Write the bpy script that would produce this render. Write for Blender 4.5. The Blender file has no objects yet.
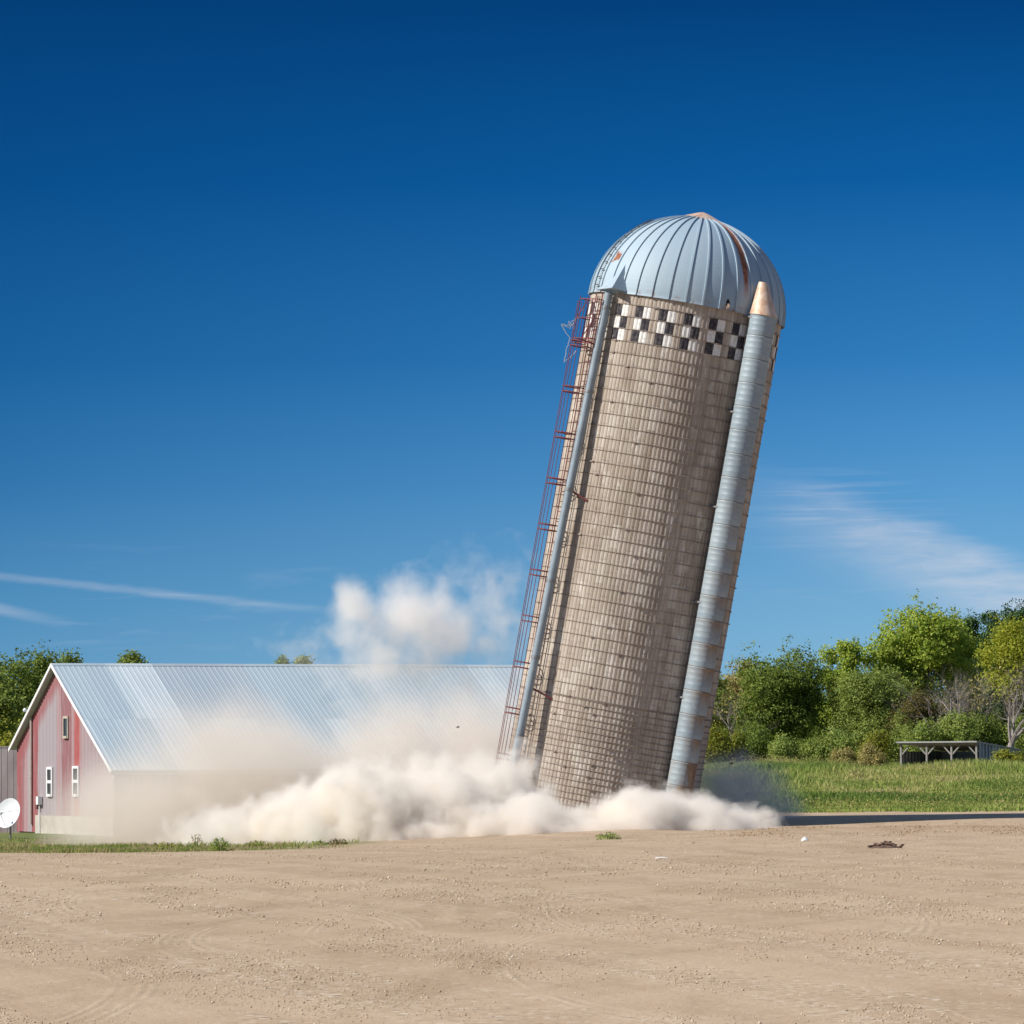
import bpy, bmesh, math, random
import numpy as np
from mathutils import Vector, Matrix, noise as mnoise

RNG = np.random.default_rng(7)
random.seed(7)
sc = bpy.context.scene
C = sc.collection
R_ = math.radians

# ------------------------------------------------------------------ camera
CAM = Vector((0.0, 0.0, 1.84))
FPX = 4000.0
PITCH = math.atan(250.0 / FPX)
ROLL = R_(0.4)
_F = Vector((0, math.cos(PITCH), math.sin(PITCH)))
_r0 = Vector((1, 0, 0)); _u0 = Vector((0, -math.sin(PITCH), math.cos(PITCH)))
_R = _r0 * math.cos(ROLL) - _u0 * math.sin(ROLL)
_U = _r0 * math.sin(ROLL) + _u0 * math.cos(ROLL)
cam_d = bpy.data.cameras.new('camera')
cam_d.sensor_width = 36.0
cam_d.lens = 36.0 * FPX / 1024.0
cam_d.clip_start = 0.5
cam_d.clip_end = 12000.0
cam = bpy.data.objects.new('camera', cam_d); C.objects.link(cam)
M = Matrix((( _R.x, _U.x, -_F.x, CAM.x), (_R.y, _U.y, -_F.y, CAM.y), (_R.z, _U.z, -_F.z, CAM.z), (0, 0, 0, 1)))
cam.matrix_world = M
sc.camera = cam

def at(px, py, D):
    d = _F + _R * ((px - 512.0) / FPX) + _U * ((512.0 - py) / FPX)
    return CAM + d * (D / d.y)

def X_at(px, D):
    return (px - 512.0) / FPX * D

def sstep(a, b, x):
    t = np.clip((np.asarray(x, dtype=float) - a) / (b - a), 0, 1)
    return t * t * (3 - 2 * t)

def vnoise(x, y, s=1.0, seed=0.0):
    return mnoise.noise(Vector((x * s + seed, y * s - seed * 1.7, seed * 0.37)))

# grassy rises in the field
RISES = [(12.5, 236, 5.5, 9, 0.75), (17.5, 246, 4.5, 8, 0.55), (26, 222, 5, 7, 0.45), (31, 236, 4, 8, 0.55), (21, 186, 4, 5, 0.30), (13, 190, 3.5, 5, 0.28), (27, 176, 4, 4, 0.25), (17, 208, 3, 6, 0.35), (33, 250, 5, 7, 0.5)]
def gz(x, y):
    """height of the land"""
    z = -0.72 * float(sstep(9, -11, x)) * float(sstep(70, 134, y)) * (1 - float(sstep(230, 320, y)))
    z += 1.25 * float(sstep(152, 300, y))
    if x > 3.0 and 108 < y < 134:
        z -= 0.27 * (1 - 0.62 * float(sstep(8, 16, x))) * float(sstep(108, 117, y)) * (1 - float(sstep(122.5, 132.5, y))) * float(sstep(3, 7, x))
    z += 0.45 * float(sstep(158, 195, y)) * (1 - float(sstep(200, 262, y))) * (0.55 + 0.45 * vnoise(x, y, 0.05, 3.0))
    z += (0.42 * vnoise(x, y, 0.055, 21.0) + 0.16 * vnoise(x, y, 0.16, 22.0)) * float(sstep(152, 175, y)) * (1 - float(sstep(255, 300, y)))
    z += 0.06 * vnoise(x, y, 0.08, 1.0) * float(sstep(10, 60, y)) * (1 - float(sstep(2000, 3000, y)))
    for bx, by, rx, ry, hh in RISES:
        if abs(x - bx) < 3 * rx and abs(y - by) < 3 * ry:
            z += hh * math.exp(-((x - bx) / rx) ** 2 - ((y - by) / ry) ** 2)
    # a low scraped ridge of dirt along the yard edge
    edge = 107 + 2.0 * vnoise(x, 0, 0.15, 9.0)
    if x > 4.0:
        z += 0.10 * math.exp(-((y - edge) / 2.2) ** 2) * (0.6 + 0.5 * vnoise(x, y, 0.6, 5.0)) * float(sstep(4, 8, x))
    return z

# ------------------------------------------------------------------ object helpers
def tag(o, label=None, cat=None, group=None, kind=None):
    if label: o['label'] = label
    if cat: o['category'] = cat
    if group: o['group'] = group
    if kind: o['kind'] = kind
    return o

def empty(name, loc=(0, 0, 0), rot=None):
    o = bpy.data.objects.new(name, None); C.objects.link(o)
    o.empty_display_size = 0.3
    if rot is not None:
        o.matrix_world = Matrix.Translation(Vector(loc)) @ rot.to_4x4()
    else:
        o.location = loc
    return o

def link(name, me, mat=None, parent=None):
    o = bpy.data.objects.new(name, me); C.objects.link(o)
    if mat is not None:
        me.materials.append(mat)
    if parent is not None: o.parent = parent
    return o

def mesh_np(name, verts, faces):
    """verts (N,3), faces (M,k) arrays"""
    verts = np.asarray(verts, dtype=np.float32); faces = np.asarray(faces, dtype=np.int32)
    me = bpy.data.meshes.new(name)
    n, k = faces.shape
    me.vertices.add(len(verts)); me.vertices.foreach_set('co', verts.ravel())
    me.loops.add(n * k); me.loops.foreach_set('vertex_index', faces.ravel())
    me.polygons.add(n)
    me.polygons.foreach_set('loop_start', np.arange(0, n * k, k, dtype=np.int32))
    me.polygons.foreach_set('loop_total', np.full(n, k, dtype=np.int32))
    me.update(calc_edges=True); me.validate()
    return me

class MB:
    """collects shapes into one mesh"""
    def __init__(self): self.v = []; self.f = []
    def add(self, vs, fs):
        o = len(self.v); self.v += [tuple(p) for p in vs]; self.f += [tuple(i + o for i in f) for f in fs]
        return self
    def box(self, a, b, M=None):
        x0, y0, z0 = a; x1, y1, z1 = b
        vs = [Vector(p) for p in ((x0,y0,z0),(x1,y0,z0),(x1,y1,z0),(x0,y1,z0),(x0,y0,z1),(x1,y0,z1),(x1,y1,z1),(x0,y1,z1))]
        if M is not None: vs = [M @ p for p in vs]
        return self.add(vs, [(0,3,2,1),(4,5,6,7),(0,1,5,4),(1,2,6,5),(2,3,7,6),(3,0,4,7)])
    def bar(self, p, q, w, h=None, up=Vector((0, 0, 1))):
        """a square bar from p to q"""
        p = Vector(p); q = Vector(q); h = h or w
        d = (q - p).normalized()
        s = d.cross(up)
        if s.length < 1e-4: s = d.cross(Vector((1, 0, 0)))
        s.normalize(); t = s.cross(d)
        vs = []
        for c in (p, q):
            for a, b in ((-1,-1),(1,-1),(1,1),(-1,1)):
                vs.append(c + s * a * w / 2 + t * b * h / 2)
        return self.add(vs, [(0,1,2,3),(7,6,5,4),(0,4,5,1),(1,5,6,2),(2,6,7,3),(3,7,4,0)])
    def tube(self, pts, rad, n=8, closed=False, cap=True):
        pts = [Vector(p) for p in pts]
        if not hasattr(rad, '__len__'): rad = [rad] * len(pts)
        m = len(pts); o = len(self.v); ref = None
        for i, p in enumerate(pts):
            if closed: d = pts[(i + 1) % m] - pts[i - 1]
            else: d = pts[min(i + 1, m - 1)] - pts[max(i - 1, 0)]
            d.normalize()
            if ref is None:
                ref = d.cross(Vector((0, 0, 1)))
                if ref.length < 1e-3: ref = d.cross(Vector((1, 0, 0)))
                ref.normalize()
            ref = (ref - d * ref.dot(d)).normalized()
            t = d.cross(ref)
            for k in range(n):
                a = 2 * math.pi * k / n
                self.v.append(tuple(p + (ref * math.cos(a) + t * math.sin(a)) * rad[i]))
        rows = m if closed else m - 1
        for i in range(rows):
            j = (i + 1) % m
            for k in range(n):
                l = (k + 1) % n
                self.f.append((o + i*n + k, o + i*n + l, o + j*n + l, o + j*n + k))
        if cap and not closed:
            self.f.append(tuple(o + k for k in reversed(range(n))))
            self.f.append(tuple(o + (m-1)*n + k for k in range(n)))
        return self
    def lathe(self, prof, n=48, cx=0, cy=0, cap=True):
        """profile of (r, z) turned round the z axis"""
        o = len(self.v)
        for r, z in prof:
            for k in range(n):
                a = 2 * math.pi * k / n
                self.v.append((cx + r * math.cos(a), cy + r * math.sin(a), z))
        for i in range(len(prof) - 1):
            for k in range(n):
                l = (k + 1) % n
                self.f.append((o + i*n + k, o + i*n + l, o + (i+1)*n + l, o + (i+1)*n + k))
        if cap:
            self.f.append(tuple(o + k for k in reversed(range(n))))
            self.f.append(tuple(o + (len(prof)-1)*n + k for k in range(n)))
        return self
    def build(self, name, mat, parent=None, smooth=False):
        me = bpy.data.meshes.new(name)
        me.from_pydata(self.v, [], self.f); me.update()
        bm = bmesh.new(); bm.from_mesh(me)
        bmesh.ops.recalc_face_normals(bm, faces=bm.faces)
        bm.to_mesh(me); bm.free()
        if smooth:
            me.polygons.foreach_set('use_smooth', [True] * len(me.polygons))
            try: me.set_sharp_from_angle(angle=R_(40))
            except Exception: pass
        return link(name, me, mat, parent)

def dup(o, parent=None, loc=None):
    c = o.copy(); C.objects.link(c)
    if parent is not None: c.parent = parent
    if loc is not None: c.location = loc
    return c

# ------------------------------------------------------------------ node helpers
class G:
    def __init__(self, name, volume=False):
        self.m = bpy.data.materials.new(name); self.m.use_nodes = True
        self.t = self.m.node_tree; self.t.nodes.clear()
        self.out = self.n('ShaderNodeOutputMaterial')
    def n(self, kind): return self.t.nodes.new(kind)
    def set(self, sock, v):
        if hasattr(v, 'is_output') or isinstance(v, bpy.types.NodeSocket): self.t.links.new(v, sock)
        else:
            if hasattr(sock, 'default_value'):
                dv = sock.default_value
                if hasattr(dv, '__len__') and not hasattr(v, '__len__'): v = [v] * len(dv)
                if hasattr(dv, '__len__') and len(dv) == 4 and len(v) == 3: v = (*v, 1)
                sock.default_value = v
    def math(self, op, a, b=0.0, c=None, clamp=False):
        n = self.n('ShaderNodeMath'); n.operation = op; n.use_clamp = clamp
        self.set(n.inputs[0], a); self.set(n.inputs[1], b)
        if c is not None: self.set(n.inputs[2], c)
        return n.outputs[0]
    def add(self, a, b): return self.math('ADD', a, b)
    def sub(self, a, b): return self.math('SUBTRACT', a, b)
    def mul(self, a, b): return self.math('MULTIPLY', a, b)
    def sat(self, a): return self.math('ADD', a, 0.0, clamp=True)
    def vm(self, op, a, b=(0, 0, 0), out=0):
        n = self.n('ShaderNodeVectorMath'); n.operation = op
        self.set(n.inputs[0], a); self.set(n.inputs[1], b)
        return n.outputs['Value'] if out == 'v' else n.outputs[0]
    def obj(self): return self.n('ShaderNodeTexCoord').outputs['Object']
    def pos(self): return self.n('ShaderNodeNewGeometry').outputs['Position']
    def isl(self): return self.n('ShaderNodeNewGeometry').outputs['Random Per Island']
    def sep(self, v):
        n = self.n('ShaderNodeSeparateXYZ'); self.set(n.inputs[0], v); return n.outputs[0], n.outputs[1], n.outputs[2]
    def comb(self, x=0.0, y=0.0, z=0.0):
        n = self.n('ShaderNodeCombineXYZ')
        for s, v in zip(n.inputs, (x, y, z)): self.set(s, v)
        return n.outputs[0]
    def noise(self, v, scale=1.0, detail=4.0, rough=0.55, dist=0.0, color=False):
        n = self.n('ShaderNodeTexNoise'); self.set(n.inputs['Vector'], v)
        n.inputs['Scale'].default_value = scale; n.inputs['Detail'].default_value = detail
        n.inputs['Roughness'].default_value = rough; n.inputs['Distortion'].default_value = dist
        return n.outputs[1] if color else n.outputs[0]
    def voro(self, v, scale=1.0, out='Distance'):
        n = self.n('ShaderNodeTexVoronoi'); self.set(n.inputs['Vector'], v); n.inputs['Scale'].default_value = scale
        return n.outputs[out]
    def white(self, v):
        n = self.n('ShaderNodeTexWhiteNoise'); n.noise_dimensions = '3D'; self.set(n.inputs['Vector'], v); return n.outputs['Value']
    def ramp(self, f, stops, interp='LINEAR'):
        n = self.n('ShaderNodeValToRGB'); cr = n.color_ramp; cr.interpolation = interp
        while len(cr.elements) < len(stops): cr.elements.new(0.5)
        for e, (p, c) in zip(cr.elements, stops):
            e.position = p
            e.color = (*c, 1) if hasattr(c, '__len__') else (c, c, c, 1)
        self.set(n.inputs[0], f); return n.outputs[0]
    def remap(self, v, a, b, c=0.0, d=1.0, smooth=False):
        n = self.n('ShaderNodeMapRange'); n.clamp = True
        if smooth: n.interpolation_type = 'SMOOTHSTEP'
        for s, x in zip(n.inputs, (v, a, b, c, d)): self.set(s, x)
        return n.outputs[0]
    def mix(self, f, a, b, mode='MIX'):
        n = self.n('ShaderNodeMix'); n.data_type = 'RGBA'; n.blend_type = mode
        self.set(n.inputs[0], f); self.set(n.inputs[6], a); self.set(n.inputs[7], b); return n.outputs[2]
    def bump(self, h, strength=0.5, dist=0.02, normal=None):
        n = self.n('ShaderNodeBump'); n.inputs['Strength'].default_value = strength
        n.inputs['Distance'].default_value = dist; self.set(n.inputs['Height'], h)
        if normal is not None: self.set(n.inputs['Normal'], normal)
        return n.outputs[0]
    def bsdf(self, color, rough=0.8, metal=0.0, normal=None, spec=None):
        n = self.n('ShaderNodeBsdfPrincipled'); self.set(n.inputs['Base Color'], color)
        self.set(n.inputs['Roughness'], rough); self.set(n.inputs['Metallic'], metal)
        if spec is not None: n.inputs['Specular IOR Level'].default_value = spec
        if normal is not None: self.set(n.inputs['Normal'], normal)
        self.t.links.new(n.outputs[0], self.out.inputs['Surface'])
        return self.m

def mat_simple(name, col, rough=0.7, metal=0.0, var=0.25, scale=3.0, col2=None):
    g = G(name); p = g.obj()
    n = g.noise(p, scale, 6, 0.65)
    c2 = col2 or tuple(c * (1 - var) for c in col)
    c = g.mix(g.remap(n, 0.35, 0.68), col, c2)
    return g.bsdf(c, rough, metal, g.bump(g.noise(p, scale * 9, 4), 0.25, 0.01))

# ------------------------------------------------------------------ world, sun
SUN_EL, SUN_SIDE = R_(39), R_(17)
to_sun = Vector((-math.cos(SUN_SIDE) * math.cos(SUN_EL), -math.sin(SUN_SIDE) * math.cos(SUN_EL), math.sin(SUN_EL)))
sl = bpy.data.lights.new('sun', 'SUN'); sl.energy = 4.6; sl.angle = R_(0.53); sl.color = (1.0, 0.95, 0.87)
so = bpy.data.objects.new('sun', sl); C.objects.link(so)
so.rotation_euler = (-to_sun).to_track_quat('-Z', 'Y').to_euler(); so.location = (-60, 20, 80)

w = bpy.data.worlds.new('World'); sc.world = w; w.use_nodes = True
g = G.__new__(G); g.t = w.node_tree; g.t.nodes.clear()
wout = g.n('ShaderNodeOutputWorld'); bg = g.n('ShaderNodeBackground')
g.t.links.new(bg.outputs[0], wout.inputs[0])
direc = g.n('ShaderNodeTexCoord').outputs['Generated']
dx, dy, dz = g.sep(direc)
sky = g.n('ShaderNodeTexSky'); sky.sky_type = 'NISHITA'; sky.sun_disc = False
sky.sun_elevation = SUN_EL
sky.sun_rotation = math.atan2(to_sun.x, to_sun.y)
sky.altitude = 300; sky.air_density = 1.0; sky.dust_density = 0.3; sky.ozone_density = 2.0
elev = g.math('ARCSINE', dz)                       # radians
azim = g.math('ARCTAN2', dx, dy)                   # 0 = straight ahead, + = right
def lin(c):
    return tuple(((v / 255) / 12.92 if v / 255 <= 0.04045 else (((v / 255) + 0.055) / 1.055) ** 2.4) for v in c)
def sky_stop(py): return math.atan((762 - py) / FPX) + 0.0
span = R_(13.0)
def sramp(rows):
    st = sorted([((sky_stop(y) + 0.01) / (span + 0.01), lin(c)) for y, c in rows])
    return g.ramp(g.math('DIVIDE', g.add(elev, 0.01), span + 0.01, clamp=True), st)
left_sky = sramp([(0, (4, 63, 120)), (180, (10, 78, 140)), (360, (27, 98, 158)), (480, (50, 117, 173)), (600, (80, 142, 188)), (680, (100, 156, 196)), (790, (120, 165, 200))])
right_sky = sramp([(0, (4, 66, 126)), (180, (14, 94, 162)), (360, (50, 125, 189)), (480, (84, 152, 206)), (600, (118, 174, 214)), (680, (136, 186, 217)), (790, (150, 192, 218))])
low = g.mix(g.remap(azim, -0.13, 0.12), left_sky, right_sky)
# thin streaks of high cirrus
cv = g.comb(g.mul(azim, 1.0), g.mul(elev, 1.0), 0.0)
def lin_band(x0, y0, x1, y1, half, seed):
    """soft streak between two directions given as (azimuth, elevation)"""
    a0, e0, a1, e1 = x0, y0, x1, y1
    t = g.remap(azim, a0, a1, 0.0, 1.0)
    ce = g.add(g.mul(t, e1 - e0), e0)
    dist = g.math('ABSOLUTE', g.sub(elev, ce))
    return t, dist
def dirpx(px, py):
    d = _F + _R * ((px - 512.0) / FPX) + _U * ((512.0 - py) / FPX); d.normalize()
    return math.atan2(d.x, d.y), math.asin(d.z)
wisp = g.noise(g.comb(g.mul(azim, 26.0), g.mul(elev, 210.0), 0.0), 1.0, 6, 0.62, 0.4)
fine = g.noise(g.comb(g.mul(azim, 90.0), g.mul(elev, 330.0), 3.0), 1.0, 5, 0.6, 0.6)
body = g.remap(g.add(g.mul(wisp, 0.65), g.mul(fine, 0.35)), 0.36, 0.70)
# the big cirrus on the right: a wedge growing to the right
A0, E0 = dirpx(758, 462); A1, E1 = dirpx(1030, 566)
t, dist = lin_band(A0, E0, A1, E1, 0, 0)
upper = g.add(g.mul(t, E1 - E0), E0)
d_up = g.sub(g.add(upper, g.mul(g.sub(wisp, 0.5), 0.006)), elev)           # positive below the upper edge
wedge = g.mul(g.remap(d_up, -0.0035, 0.005, smooth=True), g.remap(d_up, 0.008, 0.026, 1.0, 0.0, smooth=True))
big = g.mul(g.mul(wedge, g.remap(azim, A0 - 0.005, A1 - 0.012, 0.16, 1.0, smooth=True)), g.remap(body, 0.0, 1.0, 0.35, 1.0))
big = g.mul(big, g.remap(azim, A0 - 0.03, A0 + 0.01))
# long thin streak on the left
L0 = dirpx(-40, 572); L1 = dirpx(340, 612)
t2, dist2 = lin_band(*L0, *L1, 0, 0)
thin = g.mul(g.remap(g.add(dist2, g.mul(g.sub(fine, 0.5), 0.0012)), 0.0001, 0.0016, 1.0, 0.0, smooth=True), g.remap(azim, L1[0] - 0.03, L1[0] + 0.008, 0.55, 0.0))
L2 = dirpx(-60, 596); L3 = dirpx(60, 622)
t3, dist3 = lin_band(*L2, *L3, 0, 0)
thin2 = g.mul(g.remap(dist3, 0.0003, 0.0022, 0.3, 0.0, smooth=True), g.remap(azim, L3[0] - 0.02, L3[0] + 0.004, 1.0, 0.0))
strand = g.noise(g.comb(g.mul(azim, 22.0), g.mul(elev, 620.0), 6.0), 1.0, 5, 0.6, 0.3)
sx0, se0 = dirpx(752, 520); sx1, se1 = dirpx(930, 480)
str_ = g.mul(g.mul(g.remap(strand, 0.50, 0.74), 0.20), g.mul(g.mul(g.remap(azim, sx0 - 0.004, sx0 + 0.01), g.remap(azim, sx1 - 0.02, sx1 + 0.01, 1.0, 0.0)), g.mul(g.remap(elev, se0 - 0.012, se0 - 0.002), g.remap(elev, se1 - 0.002, se1 + 0.006, 1.0, 0.0))))
haze_w = g.mul(g.mul(g.remap(wisp, 0.55, 0.8), 0.22), g.mul(g.remap(elev, 0.03, 0.06, 1.0, 0.0), g.remap(elev, 0.02, 0.035)))
thin = g.mul(thin, g.remap(azim, L0[0] - 0.07, L0[0], smooth=True)); thin2 = g.mul(thin2, g.remap(azim, L2[0] - 0.05, L2[0], smooth=True))
cl = g.sat(g.add(g.add(g.mul(big, 0.72), g.mul(g.mul(thin, g.remap(wisp, 0.3, 0.65, 0.35, 1.0)), 0.42)), g.add(g.add(thin2, haze_w), str_)))
low = g.mix(cl, low, lin((212, 216, 226)))
high = g.vm('SCALE', sky.outputs[0]); high.node.inputs['Scale'].default_value = 0.125
colr = g.mix(g.remap(elev, R_(13.5), R_(32), smooth=True), low, high)
g.set(bg.inputs['Color'], colr); bg.inputs['Strength'].default_value = 0.785

sc.view_settings.view_transform = 'Standard'; sc.view_settings.look = 'None'
sc.view_settings.gamma = 1.0; EXPO = 0.35
sc.view_settings.exposure = EXPO; sc.view_settings.use_curve_mapping = False
cy = sc.cycles
cy.use_denoising = True
try:
    cy.denoiser = 'OPENIMAGEDENOISE'; cy.denoising_input_passes = 'RGB_ALBEDO_NORMAL'
except Exception: pass
cy.max_bounces = 12; cy.diffuse_bounces = 3; cy.glossy_bounces = 2; cy.transmission_bounces = 4
cy.transparent_max_bounces = 12; cy.volume_bounces = 10
cy.volume_max_steps = 256; cy.volume_step_rate = 1.0
cy.sample_clamp_indirect = 6.0

# ------------------------------------------------------------------ ground
def ground_material():
    g = G('packed_dirt_and_gravel'); p = g.pos(); x, y, z = g.sep(p)
    big = g.noise(p, 0.22, 4, 0.6)
    # worn wheel tracks: long soft streaks running across the yard
    def along(dx_, dy_):
        return g.add(g.mul(x, dx_), g.mul(y, dy_)), g.add(g.mul(x, -dy_), g.mul(y, dx_))
    u, v = along(0.30, -0.954)
    tr = g.noise(g.comb(g.mul(u, 0.055), g.mul(v, 1.25), 0.0), 1.0, 5, 0.62, 0.5)
    uu, vv = along(-0.42, -0.91)
    tr3 = g.noise(g.comb(g.mul(uu, 0.05), g.mul(vv, 1.0), 9.0), 1.0, 5, 0.6, 0.6)
    tr2 = g.noise(g.comb(g.mul(x, 0.75), g.mul(y, 0.13), 4.0), 1.0, 6, 0.65, 0.4)
    base = g.ramp(g.add(g.add(g.mul(tr, 0.4), g.mul(big, 0.25)), g.mul(tr3, 0.35)), [(0.36, (0.335, 0.232, 0.142)), (0.48, (0.418, 0.300, 0.193)), (0.60, (0.485, 0.360, 0.240))])
    base = g.mix(g.remap(tr2, 0.50, 0.68, 0.0, 0.65), base, (0.285, 0.193, 0.108))
    base = g.mix(g.remap(tr2, 0.44, 0.30, 0.0, 0.45), base, (0.485, 0.362, 0.232))
    # turning arcs left by tyres
    arcs = None
    for cx, cyy, rad, wd in ((-2.4, 44.0, 1.05, 0.16), (-2.4, 44.0, 1.35, 0.14), (-1.0, 45.0, 1.25, 0.16), (-4.3, 31.0, 1.1, 0.14), (-4.3, 31.0, 1.35, 0.14), (1.6, 37.0, 1.7, 0.18), (4.6, 30, 1.4, 0.16), (4.6, 30, 1.7, 0.14), (2.6, 50, 2.2, 0.25), (-4.2, 58, 2.0, 0.25)):
        d = g.vm('LENGTH', g.comb(g.sub(x, cx), g.mul(g.sub(y, cyy), 0.20), 0.0), out='v')
        a = g.remap(g.math('ABSOLUTE', g.sub(d, rad)), 0.0, wd, 1.0, 0.0)
        a = g.mul(a, g.add(0.5, g.mul(g.math('SINE', g.mul(d, 60.0)), 0.5)))
        arcs = a if arcs is None else g.math('MAXIMUM', arcs, a)
    arcs = g.mul(arcs, g.remap(g.noise(p, 0.45, 3), 0.40, 0.56))
    base = g.mix(g.mul(arcs, 0.5), base, (0.53, 0.415, 0.295))
    # gravel grains
    grain = g.noise(p, 14.0, 4, 0.75)
    grit = g.voro(p, 17.0, 'Color')
    gs = g.sep(grit)[0]
    patch = g.remap(g.noise(g.comb(g.mul(u, 0.10), g.mul(v, 0.9), 8.0), 1.0, 5, 0.65, 0.5), 0.45, 0.60)
    base = g.mix(g.remap(grain, 0.3, 0.75, 0.0, 0.45), base, (0.55, 0.425, 0.29))
    base = g.mix(g.mul(g.remap(gs, 0.86, 0.95), g.add(g.mul(patch, 0.65), 0.12)), base, (0.66, 0.57, 0.46))
    base = g.mix(g.mul(g.remap(gs, 0.09, 0.03), g.add(g.mul(patch, 0.5), 0.15)), base, (0.17, 0.125, 0.09))
    # soil and thatch beyond the yard
    wob = g.mul(g.sub(g.noise(p, 0.35, 4), 0.5), 7.0)
    yw = g.add(y, wob)
    right_field = g.mul(g.remap(yw, 143.0, 147.0), g.remap(x, -6.0, -2.0))
    left_strip = g.mul(g.mul(g.remap(yw, 99.0, 102.0), g.remap(g.add(x, g.mul(wob, 0.5)), -3.6, -5.2)), 1.0)
    field = g.math('MAXIMUM', right_field, left_strip)
    fn = g.noise(g.comb(g.mul(x, 0.09), g.mul(y, 0.045), 2.0), 1.0, 5, 0.6)
    soil = g.ramp(fn, [(0.36, (0.10, 0.14, 0.04)), (0.48, (0.18, 0.19, 0.065)), (0.58, (0.34, 0.27, 0.14))])
    straw = g.mul(g.mul(g.remap(yw, 103.0, 108.0), g.remap(yw, 118.0, 111.0)), g.remap(x, 3.0, 8.0))
    base = g.mix(g.mul(straw, g.remap(g.noise(p, 1.6, 5, 0.7), 0.42, 0.6)), base, (0.30, 0.19, 0.095))
    col = g.mix(field, base, soil)
    h = g.add(g.add(g.mul(grain, 0.5), g.mul(gs, 0.35)), g.add(g.mul(tr, 0.25), g.mul(arcs, 0.15)))
    nrm = g.bump(h, 0.75, 0.045)
    return g.bsdf(col, 0.95, 0.0, nrm, 0.2)

xs = np.concatenate([[-4000, -1500, -600, -250, -120], np.linspace(-70, -26, 12), np.linspace(-25, 40, 120), np.linspace(42, 90, 14), [150, 300, 700, 1600, 4000]])
ys = np.concatenate([[-600, -150, -40, -5], np.linspace(4, 100, 70), np.linspace(101, 160, 90), np.linspace(162, 345, 70), [380, 450, 600, 900, 1500, 2600, 4500, 8000]])
GV = np.array([(x, y, gz(x, y)) for y in ys for x in xs])
nx = len(xs)
GF = np.array([(j*nx+i, j*nx+i+1, (j+1)*nx+i+1, (j+1)*nx+i) for j in range(len(ys)-1) for i in range(nx-1)])
gm = mesh_np('ground', GV, GF); gm.polygons.foreach_set('use_smooth', [True] * len(gm.polygons))
ground = link('ground', gm, ground_material()); tag(ground, kind='structure')

# ------------------------------------------------------------------ silo
S = at(686.3, 309.5, 126.4)
ax = Vector((math.tan(R_(10.55)), -math.tan(R_(2.0)), 1)).normalized()
L = (S.z - 0.12) / ax.z
BASE = S - ax * L
lx = (Vector((1, 0, 0)) - ax * ax.x).normalized(); ly = ax.cross(lx)
rot = Matrix((lx, ly, ax)).transposed()
silo = empty('silo', BASE, rot)
tag(silo, 'tall concrete stave silo tilting over with a pale metal dome and checkered band', 'silo')
RS = 3.06
def cyl(phi, r, z): 
    a = R_(phi); return Vector((math.sin(a) * r, -math.cos(a) * r, z))

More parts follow.
